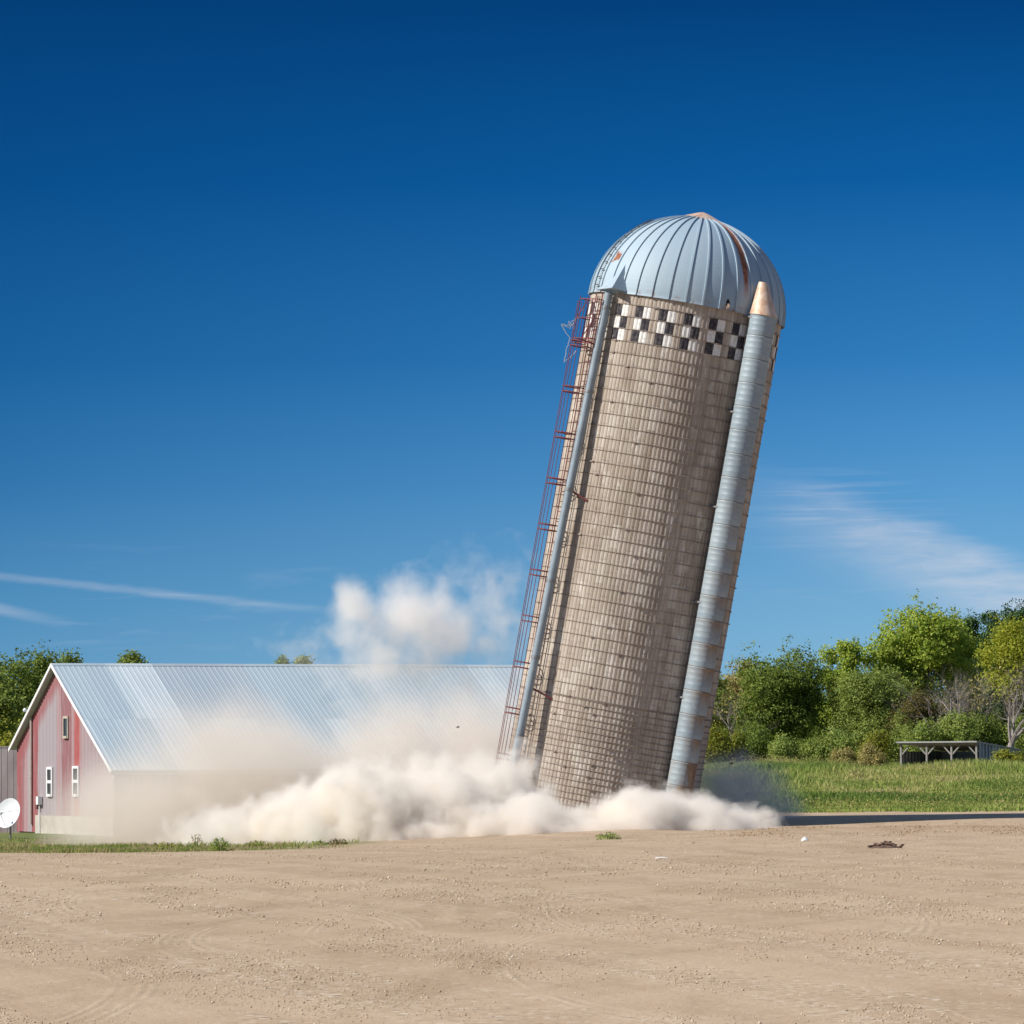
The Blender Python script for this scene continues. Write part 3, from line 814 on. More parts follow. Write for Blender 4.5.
m_white = mat_simple('white_painted_trim', (0.80, 0.80, 0.80), 0.5, 0.0, 0.12, 2.0)
MB().add([(-0.24, YR-0.14, HRG+0.0), (LB+0.24, YR-0.14, HRG+0.0), (LB+0.24, YR, HRG+0.095), (-0.24, YR, HRG+0.095), (-0.24, YR+0.14, HRG+0.0), (LB+0.24, YR+0.14, HRG+0.0)],
         [(0,1,2,3), (3,2,5,4), (0,3,4), (1,5,2), (0,4,5,1)]).build('ridge_cap', m_roof, barn)
for x_ in (-0.27, LB + 0.24):
    for (ya, yb) in ((-0.5, YR), (WB + 0.25, YR)):
        za = (HN_ - 0.5 * sn) if ya < 0 else (HF_ + 0.25 * sf)
        MB().add([(x_, ya, za-0.05), (x_, yb, HRG-0.05), (x_, yb, HRG+0.09), (x_, ya, za+0.09), (x_+0.04, ya, za-0.05), (x_+0.04, yb, HRG-0.05), (x_+0.04, yb, HRG+0.09), (x_+0.04, ya, za+0.09)],
                 [(0,1,2,3), (7,6,5,4), (0,4,5,1), (3,2,6,7), (0,3,7,4), (1,5,6,2)]).build('rake_trim', m_white, barn)
MB().box((-0.3, -0.49, HN_ - 0.45*sn - 0.10), (LB + 0.3, -0.455, HN_ - 0.45*sn + 0.045)).build('eave_trim', m_white, barn)
# windows of the gable: y position from the photograph, z range
m_glass = mat_simple('dark_old_glass', (0.035, 0.045, 0.05), 0.12, 0.0, 0.3, 2.0)
m_wfr = mat_simple('weathered_wood_frame', (0.50, 0.44, 0.36), 0.7, 0, 0.3, 6.0)
def gable_point(px, py):
    """where the line of sight through a pixel meets the gable plane, in barn coordinates"""
    d = _F + _R * ((px - 512.0) / FPX) + _U * ((512.0 - py) / FPX)
    mw = Matrix.Translation(Vector((NC.x, NC.y, GB))) @ Matrix.Rotation(TH, 4, 'Z')
    inv = mw.inverted(); o = inv @ CAM; dd = inv.to_3x3() @ d
    return o + dd * (-o.x / dd.x)
def window(x0, y0, x1, y1, frame, sash):
    a = gable_point(x0, y1); b = gable_point(x1, y0)
    ya, yb = sorted((a.y, b.y)); za, zb = a.z, b.z
    t = 0.08 if not sash else 0.11
    f = MB()
    f.box((-0.075, ya, za), (0.01, ya + t, zb)).box((-0.075, yb - t, za), (0.01, yb, zb))
    f.box((-0.075, ya + t, zb - 0.09), (0.01, yb - t, zb)).box((-0.11, ya + t, za), (0.01, yb - t, za + 0.09))
    if sash: f.box((-0.07, ya + t, (za+zb)/2 - 0.055), (0.008, yb - t, (za+zb)/2 + 0.055))
    fo = f.build('window', frame, barn)
    MB().box((-0.04, ya + t, za + 0.09), (-0.028, yb - t, zb - 0.09)).build('pane', m_glass, fo)
window(64.5, 716, 69.5, 738.5, m_wfr, False)
window(48.0, 767, 53.6, 796.5, m_white, True)
window(74.0, 766, 80.2, 796.5, m_white, True)
# conduit with its meter box, and the lamp under the far rake
q1 = gable_point(42, 786); q0 = gable_point(42, 833); mt = gable_point(43, 804)
c = MB().tube([(-0.10, q0.y, 0.0), (-0.10, q0.y, mt.z)], 0.028, 8).build('conduit', m_white, barn)
MB().box((-0.20, q0.y - 0.13, mt.z - 0.02), (-0.03, q0.y + 0.13, mt.z + 0.28)).build('meter_box', m_white, c)
MB().box((-0.16, mt.y + 0.25, mt.z - 0.2), (-0.03, mt.y + 0.5, mt.z + 0.05)).build('junction_box', m_red, c)
q1 = gable_point(32.6, 718); q0 = gable_point(32.6, 822)
MB().tube([(-0.06, q0.y, 0.3), (-0.06, q1.y, q1.z)], 0.05, 8).build('corner_conduit', mat_simple('bare_grey_conduit', (0.5, 0.42, 0.38), 0.6, 0.1), barn)
q = gable_point(31, 711)
lm = MB().tube([(-0.04, q.y, q.z), (-0.16, q.y, q.z + 0.08), (-0.24, q.y, q.z + 0.04)], 0.02, 6)
lm.build('lamp_arm', m_dark, barn)
m_ins = MB().lathe([(0.02, 0.0), (0.07, 0.02), (0.08, 0.08), (0.03, 0.14)], 14, -0.24, q.y).build('yard_lamp', m_white, barn); m_ins.location = (0, 0, q.z - 0.03)

# grey outbuilding to the left of the barn
def grey_wood():
    g = G('grey_weathered_boards'); p = g.obj(); x, y, z = g.sep(p)
    n = g.noise(g.comb(g.mul(x, 1.0), g.mul(y, 1.0), g.mul(z, 0.4)), 1.3, 5, 0.65)
    c = g.ramp(n, [(0.35, (0.24, 0.195, 0.205)), (0.55, (0.31, 0.265, 0.27)), (0.7, (0.38, 0.33, 0.33))])
    b = g.math('FRACT', g.mul(x, 4.0)); c = g.mix(g.math('LESS_THAN', b, 0.08), c, (0.09, 0.075, 0.075))
    s = g.noise(g.comb(g.mul(x, 3.0), 0.0, g.mul(z, 0.3)), 1.0, 3); c = g.mix(g.remap(s, 0.55, 0.7, 0, 0.4), c, (0.26, 0.12, 0.12))
    return g.bsdf(c, 0.9)
m_gw = grey_wood()
p1 = at(19.5, 747.5, 154.7)
an = empty('outbuilding', (p1.x, p1.y, gz(p1.x, p1.y)), Matrix.Rotation(R_(-14), 3, 'Z'))
tag(an, 'low grey weathered outbuilding against the far corner of the barn', 'outbuilding')
ht = p1.z - gz(p1.x, p1.y)
MB().box((-7.5, 0, -0.2), (0.0, 0.12, ht)).box((-7.5, 0.123, -0.2), (0.0, 4.5, ht - 0.17)).build('wall', m_gw, an)
MB().add([(-7.7, -0.02, ht+0.003), (0.02, -0.02, ht+0.003), (0.02, 4.7, ht-0.15), (-7.7, 4.7, ht-0.15), (-7.7, -0.02, ht+0.05), (0.02, -0.02, ht+0.05), (0.02, 4.7, ht-0.08), (-7.7, 4.7, ht-0.08)],
         [(0,3,2,1), (4,5,6,7), (0,1,5,4), (1,2,6,5), (2,3,7,6), (3,0,4,7)]).build('roof', m_gw, an)

# satellite dish
p1 = at(9.5, 814, 140.0); gzd = gz(p1.x, p1.y)
ds = empty('satellite_dish', (p1.x, p1.y, gzd)); tag(ds, 'big white satellite dish standing in the grass before the grey outbuilding', 'satellite dish')
RDI = 0.53
mb = MB().lathe([(0.001, 0.0), (0.18, 0.012), (0.34, 0.045), (0.46, 0.085), (RDI, 0.115), (RDI + 0.012, 0.105), (0.46, 0.07), (0.34, 0.03), (0.18, -0.004), (0.001, -0.016)], 40, cap=False)
m_dish = mat_simple('white_dish_paint', (0.74, 0.76, 0.78), 0.45, 0.0, 0.12, 3.0)
axd = Vector((-0.50, -0.80, 0.30)).normalized()
dq = axd.to_track_quat('Z', 'Y')
hgt = p1.z - gzd
dish = mb.build('dish', m_dish, ds, True); dish.rotation_mode = 'QUATERNION'; dish.rotation_quaternion = dq; dish.location = (0, 0, hgt)
cpt = Vector((0, 0, hgt))
MB().tube([(0.02, 0.12, -0.2), (0.02, 0.12, hgt - 0.1), cpt - axd * 0.02 + Vector((0.0, 0.02, 0))], 0.035, 8).build('mast', m_strap, ds)
feed = cpt + axd * 0.55 + Vector((0, 0, -0.12))
MB().tube([cpt + (dq @ Vector((0.0, -0.47, 0.09))), feed], 0.010, 6).tube([cpt + (dq @ Vector((0.45, 0.1, 0.09))), feed], 0.007, 6).build('feed_arm', m_dark, ds)
MB().tube([feed, feed - axd * 0.12], [0.045, 0.03], 10).build('feed_horn', m_strap, ds)

# ------------------------------------------------------------------ open shelter in the field
DSH = 262.0
p1 = at(977.5, 758, DSH)
THS = R_(-35)
sh = empty('livestock_shelter', (p1.x, p1.y, gz(p1.x, p1.y)), Matrix.Rotation(THS, 3, 'Z'))
tag(sh, 'low open fronted livestock shelter with a blue metal side wall before the trees', 'shelter')
hr = at(977.5, 742.3, DSH).z - gz(p1.x, p1.y)
WS, LS = 5.7, 5.7
m_post = mat_simple('pale_grey_timber', (0.29, 0.275, 0.26), 0.85, 0, 0.3, 5.0)
def corr_mat():
    g = G('blue_grey_corrugated_metal'); p = g.obj(); x, y, z = g.sep(p)
    b = g.math('FRACT', g.mul(y, 2.3)); n = g.noise(p, 1.6, 4, 0.6)
    c = g.mix(g.remap(n, 0.4, 0.65), (0.25, 0.29, 0.33), (0.36, 0.40, 0.43))
    c = g.mix(g.math('LESS_THAN', b, 0.4), c, (0.09, 0.11, 0.135))
    return g.bsdf(c, 0.5, 0.3)
m_corr = corr_mat()
xp = [-WS, -WS * 0.66, -WS * 0.335, -0.06]
for i, xx in enumerate(xp):
    po = MB().box((xx - 0.06, -0.06, -0.6), (xx + 0.06, 0.06, hr - 0.12)).build('post', m_post, sh)
    b = MB()
    if i > 0: b.bar((xx - 0.08, 0, hr - 0.75), (xx - 0.62, 0, hr - 0.2), 0.08)
    if i < 3: b.bar((xx + 0.08, 0, hr - 0.75), (xx + 0.62, 0, hr - 0.2), 0.08)
    b.build('brace', m_post, po)
MB().box((-WS - 0.1, -0.10, hr - 0.12), (0.05, 0.10, hr - 0.003)).build('beam', m_post, sh)
zb = hr - 0.55
MB().add([(-WS-0.2, -0.35, hr), (0.15, -0.35, hr), (0.15, LS+0.1, zb), (-WS-0.2, LS+0.1, zb), (-WS-0.2, -0.35, hr+0.09), (0.15, -0.35, hr+0.09), (0.15, LS+0.1, zb+0.09), (-WS-0.2, LS+0.1, zb+0.09)],
         [(0,3,2,1), (4,5,6,7), (0,1,5,4), (1,2,6,5), (2,3,7,6), (3,0,4,7)]).build('roof', mat_simple('pale_shelter_roof', (0.36, 0.36, 0.36), 0.6, 0.2), sh)
n = 60; vs = []; fs = []
for i in range(n + 1):
    yy = 0.12 + (LS - 0.15) * i / n; d = 0.04 if (i // 2) % 2 else 0.0
    zt = hr + (zb - hr) * (yy + 0.35) / (LS + 0.45) - 0.01
    vs += [(0.04 + d, yy, -0.6), (0.04 + d, yy, zt)]
for i in range(n): fs.append((2*i, 2*i+2, 2*i+3, 2*i+1))
MB().add(vs, fs).build('side_wall', m_corr, sh)
MB().box((-WS - 0.06, 0.1, -0.6), (-WS, LS - 0.1, zb - 0.01)).build('side_wall', m_corr, sh)
MB().box((-WS + 0.01, LS - 0.14, -0.6), (0.0, LS - 0.08, zb - 0.02)).build('back_wall', m_corr, sh)

# ------------------------------------------------------------------ foliage
def leaf_mat(name, cols, trans=0.35, rough=0.75):
    g = G(name); r = g.isl(); p = g.obj()
    n = g.noise(p, 0.55, 3, 0.6)
    f = g.add(g.mul(r, 0.65), g.mul(n, 0.45))
    k = len(cols)
    c = g.ramp(f, [(0.15 + 0.75 * i / (k - 1), cc) for i, cc in enumerate(cols)])
    d = g.n('ShaderNodeBsdfPrincipled'); g.set(d.inputs['Base Color'], c); d.inputs['Roughness'].default_value = rough
    d.inputs['Specular IOR Level'].default_value = 0.25
    t = g.n('ShaderNodeBsdfTranslucent'); g.set(t.inputs[0], g.mix(0.4, c, g.mix(1.0, c, (1.6, 1.5, 0.6), 'MULTIPLY')))
    mx = g.n('ShaderNodeMixShader'); mx.inputs[0].default_value = trans
    g.t.links.new(d.outputs[0], mx.inputs[1]); g.t.links.new(t.outputs[0], mx.inputs[2])
    g.t.links.new(mx.outputs[0], g.out.inputs[0])
    return g.m
m_bark = mat_simple('grey_brown_bark', (0.16, 0.125, 0.10), 0.95, 0, 0.4, 6.0)
m_bare = mat_simple('pale_dead_wood', (0.31, 0.27, 0.25), 0.95, 0, 0.35, 5.0)
LM = {
 'oak': leaf_mat('oak_green', [(0.094, 0.143, 0.026), (0.163, 0.230, 0.044), (0.261, 0.324, 0.065)]),
 'olive': leaf_mat('olive_green', [(0.131, 0.189, 0.046), (0.232, 0.305, 0.070), (0.347, 0.405, 0.100)]),
 'ash': leaf_mat('light_green', [(0.184, 0.280, 0.041), (0.320, 0.431, 0.067), (0.517, 0.560, 0.105)], 0.42),
 'pine': leaf_mat('dark_conifer_green', [(0.040, 0.089, 0.032), (0.078, 0.146, 0.047), (0.128, 0.206, 0.067)], 0.2),
 'yellow': leaf_mat('yellow_autumn', [(0.20, 0.25, 0.03), (0.35, 0.39, 0.045), (0.48, 0.47, 0.06)], 0.42),
 'tan': leaf_mat('tan_autumn', [(0.223, 0.211, 0.078), (0.368, 0.324, 0.122), (0.514, 0.425, 0.179)]),
 'rust': leaf_mat('reddish_autumn', [(0.102, 0.114, 0.031), (0.162, 0.150, 0.048), (0.240, 0.138, 0.066)]),
 'shrub': leaf_mat('shrub_green', [(0.146, 0.234, 0.052), (0.254, 0.340, 0.079), (0.400, 0.430, 0.127)]),
 'lime': leaf_mat('yellow_green', [(0.152, 0.187, 0.032), (0.267, 0.285, 0.043), (0.411, 0.392, 0.064)], 0.42),
}

def leaves(pts, size, rng, up=0.35, aspect=0.55, out=None):
    """one diamond leaf spray per point"""
    n = len(pts)
    nrm = rng.normal(size=(n, 3)) * (0.6 if out is not None else 1.0); nrm[:, 2] += up * (0.6 if out is not None else 2)
    if out is not None: nrm += out * 0.9
    nrm /= np.linalg.norm(nrm, axis=1)[:, None]
    t = rng.normal(size=(n, 3)); t -= nrm * (t * nrm).sum(1)[:, None]; t /= np.linalg.norm(t, axis=1)[:, None]
    b = np.cross(nrm, t)
    s = size * rng.uniform(0.55, 1.35, n)[:, None]
    v = np.empty((n, 4, 3)); bend = nrm * s * 0.18
    v[:, 0] = pts - t * s * 0.5 - bend; v[:, 1] = pts + b * s * aspect * 0.5 + bend * 0.5
    v[:, 2] = pts + t * s * 0.5 - bend; v[:, 3] = pts - b * s * aspect * 0.5 + bend * 0.5
    f = np.arange(n * 4).reshape(n, 4)
    return v.reshape(-1, 3), f

def branch(mb, p, d, length, rad, depth, rng, tips, spread=0.55, sides=5):
    """recursive limb"""
    pts = [p]; rads = [rad]; q = p.copy(); dd = d.copy()
    n = 4
    for i in range(n):
        dd = (dd + Vector(rng.normal(0, 0.13, 3)) + Vector((0, 0, 0.05))).normalized()
        q = q + dd * (length / n); pts.append(q.copy()); rads.append(rad * (1 - 0.5 * (i + 1) / n))
    mb.tube(pts, rads, sides if depth > 1 else 4)
    if depth == 0:
        tips.append(q); return
    k = int(rng.integers(2, 4))
    for j in range(k):
        nd = (dd + Vector(rng.normal(0, spread, 3))).normalized()
        if nd.z < -0.1: nd.z *= -0.4
        branch(mb, q, nd.normalized(), length * rng.uniform(0.58, 0.82), rads[-1] * 0.8, depth - 1, rng, tips, spread, sides)
    if depth > 1:
        m_ = pts[2]; nd = (dd + Vector(rng.normal(0, spread * 1.3, 3))).normalized()
        branch(mb, m_, nd, length * 0.6, rads[2] * 0.55, depth - 2 if depth > 2 else 0, rng, tips, spread, sides)

def crown_points(H, W, z0, n_lobes, rng, n_clump, per, spray, shape='oak', DW=None):
    """clump centres of a crown of height H (z0..H) and width W -> leaf points and lobe centres"""
    lob = []
    for i in range(n_lobes):
        for _ in range(40):
            u = rng.uniform(-1, 1, 3)
            if np.dot(u, u) > 1: continue
            break
        if shape == 'oval': u = u * np.array([0.8, 0.8, 1.0])
        zc = z0 + (H - z0) * (0.5 + 0.36 * u[2])
        if shape == 'cone':
            f = 1 - 0.8 * max(0, (zc - z0) / (H - z0))
            c = np.array([u[0] * W * 0.42 * f, u[1] * W * 0.42 * f, zc])
            r = W * 0.20 * (0.4 + f * 0.7)
        else:
            k = 0.34 if shape == 'oak' else 0.30
            c = np.array([u[0] * W * k, u[1] * W * k, zc])
            r = W * rng.uniform(0.13, 0.23)
        lob.append((c, r))
    pts = []; outs = []
    for c, r in lob:
        m = max(4, int(n_clump * (r / (W * 0.18)) ** 2))
        d = rng.normal(size=(m, 3)); d /= np.linalg.norm(d, axis=1)[:, None]
        rr = r * rng.uniform(0.55, 1.15, m) ** 0.8
        cc = c + d * rr[:, None] * np.array([1, 1, 0.85])
        far = rng.random(m) < 0.16
        cc[far] += (d[far] * 0.45 + np.array([0, 0, 0.25])) * r * rng.uniform(0.3, 1.3, (far.sum(), 1))
        g_ = rng.normal(0, spray, (m, per, 3)) * np.array([1, 1, 0.7])
        pts.append((cc[:, None, :] + g_).reshape(-1, 3)); outs.append(np.repeat(d, per, axis=0))
    pts = np.concatenate(pts); outs = np.concatenate(outs); kk = pts[:, 2] > z0 * 0.5 + 0.05
    return pts[kk], lob, outs[kk]

def tree(name, label, cat, px, D, ptop, W, leaf, shape='oak', z0f=0.22, lobes=16, clumps=60, per=9, size=0.26, spray=0.22, seed=1, group=None, base=None, bark=None):
    rng = np.random.default_rng(seed); size *= 0.72; per = int(per * 1.8)
    top = at(px, ptop, D); gx, gy = top.x, D; zb = gz(gx, gy)
    H = top.z - zb
    t = empty(name, (gx, gy, zb)); tag(t, label, cat, group)
    pts, lob, outs = crown_points(H, W, H * z0f, lobes, rng, clumps, per, spray, shape)
    # settle the top on the height wanted
    pts[:, 2] *= H / np.quantile(pts[:, 2], 0.9985)
    v, f = leaves(pts, size, rng, out=outs)
    link('crown', mesh_np('crown', v, f), LM[leaf], t)
    mb = MB(); lean = Vector((rng.uniform(-.3, .3), rng.uniform(-.3, .3), 0))
    th = H * (0.75 if shape == 'cone' else 0.5)
    r0 = 0.022 * H + 0.03
    tp = [Vector((0, 0, -0.3)), Vector((0, 0, th * 0.3)) + lean * 0.3, Vector((0, 0, th * 0.65)) + lean * 0.7, Vector((0, 0, th)) + lean]
    mb.tube(tp, [r0 * 1.25, r0, r0 * 0.75, r0 * 0.4], 7)
    for c, r in lob:
        st = tp[1].lerp(tp[3], min(1, max(0.0, (c[2] / H - 0.2)))); e = Vector(c)
        mid = st.lerp(e, 0.5) + Vector((0, 0, 0.12 * (e - st).length * (1 if e.z > st.z else 0)))
        mb.tube([st, mid, e], [r0 * 0.38, r0 * 0.24, r0 * 0.07], 5)
    mb.build('trunk', bark or m_bark, t)
    return t

def bush(label, px, D, ptop, W, leaf, seed, name='shrub', size=0.2, per=8, clumps=42, lobes=9, group=None):
    rng = np.random.default_rng(seed); size *= 0.78; per = int(per * 1.6)
    top = at(px, ptop, D); gx = top.x; zb = gz(gx, D); H = top.z - zb
    t = empty(name, (gx, D, zb)); tag(t, label, 'shrub', group)
    lob = []
    for i in range(lobes):
        a = rng.uniform(0, 2 * math.pi); q = rng.uniform(0, 0.38) * W
        zc = H * rng.uniform(0.25, 0.7) * (1 - 0.3 * q / (W * 0.4))
        lob.append((np.array([math.cos(a) * q, math.sin(a) * q, zc]), max(0.22 * H, W * rng.uniform(0.12, 0.2))))
    pts = []; outs = []
    for c, r in lob:
        m = clumps; d = rng.normal(size=(m, 3)); d /= np.linalg.norm(d, axis=1)[:, None]
        cc = c + d * (r * rng.uniform(0.5, 1.15, m))[:, None]
        pts.append((cc[:, None, :] + rng.normal(0, 0.16, (m, per, 3))).reshape(-1, 3)); outs.append(np.repeat(d, per, axis=0))
    pts = np.concatenate(pts); outs = np.concatenate(outs)[pts[:, 2] > 0.0]; pts = pts[pts[:, 2] > 0.0]
    pts[:, 2] *= H / np.quantile(pts[:, 2], 0.998)
    v, f = leaves(pts, size, rng, 0.4, 0.6, outs)
    link('foliage', mesh_np('foliage', v, f), LM[leaf], t)
    mb = MB()
    for c, r in lob: mb.tube([Vector((c[0]*0.15, c[1]*0.15, -0.15)), Vector(c) * 0.6 + Vector((0, 0, 0.05)), Vector(c)], [0.05, 0.035, 0.012], 5)
    mb.build('stem', m_bark, t)
    return t

def bare_tree(label, px, D, ptop, seed, depth=5, spread=0.5, rad=0.28, lean=(0, 0, 0), trunk=0.3, name='bare_tree', leaf=None, nl=0, mat=None, forks=3):
    rng = np.random.default_rng(seed)
    top = at(px, ptop, D); gx = top.x; zb = gz(gx, D); H = top.z - zb
    t = empty(name, (gx, D, zb)); tag(t, label, 'tree')
    mb = MB(); tips = []
    base_d = (Vector((0, 0, 1)) + Vector(lean)).normalized()
    p1 = base_d * H * trunk
    mb.tube([Vector((0, 0, -0.3)), p1 * 0.5 + Vector((0.05, 0, 0)), p1], [rad * 1.2, rad, rad * 0.85], 8)
    for k in range(forks):
        a = 2 * math.pi * (k + rng.uniform(-.2, .2)) / forks
        d = (base_d * 0.9 + Vector((math.cos(a), math.sin(a), 0)) * rng.uniform(0.35, 0.8)).normalized()
        branch(mb, p1, d, H * 0.27, rad * 0.6, depth, rng, tips, spread)
    zs = max(p[2] for p in mb.v); k = (H / zs)
    mb.v = [(p[0] * k, p[1] * k, p[2] * k) for p in mb.v]
    mb.build('trunk', mat or m_bare, t)
    if leaf:
        tp = np.array([tuple(q * k) for q in tips])
        sel = tp[rng.integers(0, len(tp), nl)] + rng.normal(0, 0.35, (nl, 3))
        v, f = leaves(sel, 0.24, rng); link('crown', mesh_np('crown', v, f), LM[leaf], t)
    return t

# --- the grove on the right, back to front
tree('ash_tree', 'tallest light green broad tree in the grove with yellowish lit leaves', 'tree', 926, 318, 603, 8.4, 'ash', 'oak', 0.15, 22, 80, 9, 0.34, 0.24, 11)
tree('ash_tree', 'light green tree on the left shoulder of the tallest grove tree', 'tree', 893, 316, 634, 5.4, 'ash', 'oak', 0.15, 15, 66, 9, 0.33, 0.24, 12)
tree('ash_tree', 'green tree between the tallest grove tree and the conifers', 'tree', 957, 321, 628, 4.6, 'ash', 'oak', 0.15, 14, 60, 9, 0.32, 0.24, 13)
tree('pine_tree', 'dark conifer with a spiky top behind the bright yellow tree', 'tree', 1012, 326, 606, 5.6, 'pine', 'cone', 0.05, 44, 60, 9, 0.30, 0.2, 14)
tree('pine_tree', 'dark conifer just left of the spikiest conifer top', 'tree', 991, 328, 613, 5.4, 'pine', 'cone', 0.05, 42, 55, 9, 0.30, 0.2, 15)
tree('pine_tree', 'dark conifer closest to the tallest light green tree', 'tree', 973, 329, 617, 5.0, 'pine', 'cone', 0.05, 40, 55, 9, 0.30, 0.2, 16)
tree('pine_tree', 'dark conifer at the right edge of the grove', 'tree', 1040, 326, 612, 4.2, 'pine', 'cone', 0.05, 28, 55, 9, 0.30, 0.2, 17)
tree('yellow_tree', 'bright yellow autumn tree above the leaning bare grey tree', 'tree', 1014, 309, 617, 5.6, 'yellow', 'oak', 0.25, 24, 28, 8, 0.30, 0.34, 18)
tree('aspen_tree', 'small pale green treetop with one yellow side above the dark oak', 'tree', 848, 314, 639, 2.6, 'ash', 'oval', 0.2, 10, 50, 8, 0.30, 0.2, 19)
tree('aspen_tree', 'thin light green treetop just right of the dark oak crown', 'tree', 832, 315, 646, 2.8, 'ash', 'oval', 0.2, 11, 46, 8, 0.28, 0.2, 20)
tree('oak_tree', 'broad dark green oak nearest the silo', 'tree', 786, 300, 647, 8.2, 'oak', 'oak', 0.05, 32, 84, 9, 0.28, 0.22, 21)
tree('oak_tree', 'dark olive tree in the middle of the grove beside the broad oak', 'tree', 868, 298, 661, 7.8, 'olive', 'oak', 0.05, 28, 78, 9, 0.25, 0.22, 22)
tree('elm_tree', 'pale tan and olive tree half hidden by the leaning silo', 'tree', 735, 309, 660, 4.6, 'tan', 'oak', 0.2, 15, 56, 8, 0.28, 0.24, 23)
tree('elm_tree', 'olive tree low behind the silo chute', 'tree', 706, 306, 664, 5.0, 'olive', 'oak', 0.2, 15, 56, 8, 0.27, 0.24, 24)
bare_tree('leafless grey tree with many twigs at the edge of the pale tan tree', 731, 301, 684, 31, 6, 0.55, 0.18, (0.1, 0, 0), 0.2, mat=m_bare, leaf='tan', nl=260)
bare_tree('small leafless brushy tree under the tan tree', 752, 298, 706, 32, 6, 0.6, 0.14, (-0.1, 0, 0), 0.15, mat=m_bare)
bare_tree('pale leafless tree standing in front of the tallest light green tree', 958, 289, 658, 33, 6, 0.55, 0.24, (0.0, 0, 0), 0.3, mat=m_bare, forks=4)
bare_tree('pale leafless tree just left of the bigger pale leafless one', 936, 290, 668, 34, 6, 0.55, 0.20, (0.0, 0, 0), 0.3, mat=m_bare, forks=4)
bare_tree('big leaning grey tree with thick forked limbs by the shelter', 1003, 281, 648, 35, 7, 0.5, 0.27, (0.30, 0, 0), 0.22, mat=m_bare, leaf='tan', nl=180, forks=4)
tree('maple_tree', 'reddish olive tree in front of the pale leafless trees', 'tree', 918, 292, 690, 4.2, 'rust', 'oak', 0.05, 16, 40, 8, 0.24, 0.26, 25)
bush('green shrub right behind the shelter roof', 957, 284, 711, 4.2, 'shrub', 41, clumps=56, lobes=12)
bush('green shrub behind the left half of the shelter', 925, 284, 718, 4.4, 'shrub', 42, clumps=50, lobes=11)
bush('dark green shrub under the leaning grey tree', 985, 286, 713, 4.0, 'oak', 43, clumps=50, lobes=12)
bush('dark shrub at the right edge behind the blue shelter wall', 1022, 286, 714, 4.2, 'olive', 44, clumps=48, lobes=11)
bush('bright yellow green shrub beside the foot of the chute', 713, 291, 724, 2.8, 'lime', 45)
bush('yellow green shrub next to the brightest shrub', 737, 291, 730, 2.6, 'lime', 46)
bush('dark green shrub between the yellow green shrubs and the oak', 757, 291, 722, 2.6, 'oak', 47)
bush('low grey green shrub at the foot of the broad oak', 787, 288, 733, 3.6, 'shrub', 48)
bush('low olive shrub under the middle of the grove', 815, 287, 738, 3.2, 'olive', 49)
bush('green shrub under the dark olive tree', 842, 287, 726, 3.4, 'shrub', 50)
bush('tan dry shrub in the grass before the dark olive tree', 845, 280, 747, 2.6, 'tan', 51, size=0.17)
bush('yellow green shrub left of the shelter', 880, 284, 729, 3.2, 'lime', 52)
bush('tall olive shrub between the dark olive tree and the shelter', 893, 289, 712, 3.6, 'olive', 53, clumps=50)
bush('dry tan shrub in the grass left of the shelter post', 868, 277, 743, 2.2, 'tan', 54, size=0.17)
bush('small lime shrub in the grass in front of the blue shelter wall', 1010, 252, 749, 2.2, 'lime', 55, size=0.18)
wr = np.random.default_rng(80); wp = []
for i in range(150):
    D_ = wr.uniform(322, 350); px_ = wr.uniform(690, 1090); q = at(px_, wr.uniform(682, 712), D_); zb_ = gz(q.x, D_)
    m_ = 75; d_ = wr.normal(size=(m_, 3)); d_ /= np.linalg.norm(d_, axis=1)[:, None]
    hh = q.z - zb_
    cc_ = np.array([q.x, D_, zb_ + hh * 0.5]) + d_ * np.array([1.5, 1.5, hh * 0.5]) * wr.uniform(0.7, 1.05, (m_, 1))
    wp.append((cc_[:, None, :] + wr.normal(0, 0.3, (m_, 9, 3))).reshape(-1, 3))
v, f = leaves(np.concatenate(wp), 0.30, wr)
wo = link('woods', mesh_np('woods', v, f), LM['oak']); tag(wo, 'dark woods filling the gaps behind the grove', 'woods', kind='stuff')
bare_tree('leafless brushy grey tree just left of the big leaning one', 981, 291, 668, 36, 6, 0.55, 0.20, (-0.1, 0, 0), 0.2, mat=m_bare, leaf='tan', nl=500)
# --- trees beyond the barn
tree('cottonwood_tree', 'tall dark green tree left of the barn gable', 'tree', 12, 205, 654, 4.6, 'oak', 'oval', 0.1, 18, 60, 9, 0.24, 0.2, 61)
tree('cottonwood_tree', 'dark green tree rising just behind the barn peak', 'tree', 48, 208, 650, 3.6, 'oak', 'oval', 0.1, 16, 56, 9, 0.24, 0.2, 62)
tree('cottonwood_tree', 'green treetop just right of the barn peak', 'tree', 75, 214, 653, 3.0, 'oak', 'oval', 0.1, 14, 50, 9, 0.24, 0.2, 63)
tree('cottonwood_tree', 'lower green tree at the left edge behind the outbuilding', 'tree', -14, 200, 660, 4.6, 'olive', 'oval', 0.1, 16, 60, 9, 0.24, 0.2, 64)
tree('cottonwood_tree', 'small treetop above the left part of the barn roof', 'tree', 131, 220, 651, 2.2, 'olive', 'oval', 0.1, 10, 44, 9, 0.22, 0.2, 65)
tree('cottonwood_tree', 'small treetop above the middle of the barn roof', 'tree', 304, 225, 656, 1.6, 'olive', 'oval', 0.1, 8, 40, 9, 0.22, 0.16, 66)
tree('cottonwood_tree', 'tiny treetop left of the one above mid roof', 'tree', 280, 225, 656, 1.4, 'olive', 'oval', 0.1, 8, 40, 9, 0.22, 0.16, 67)
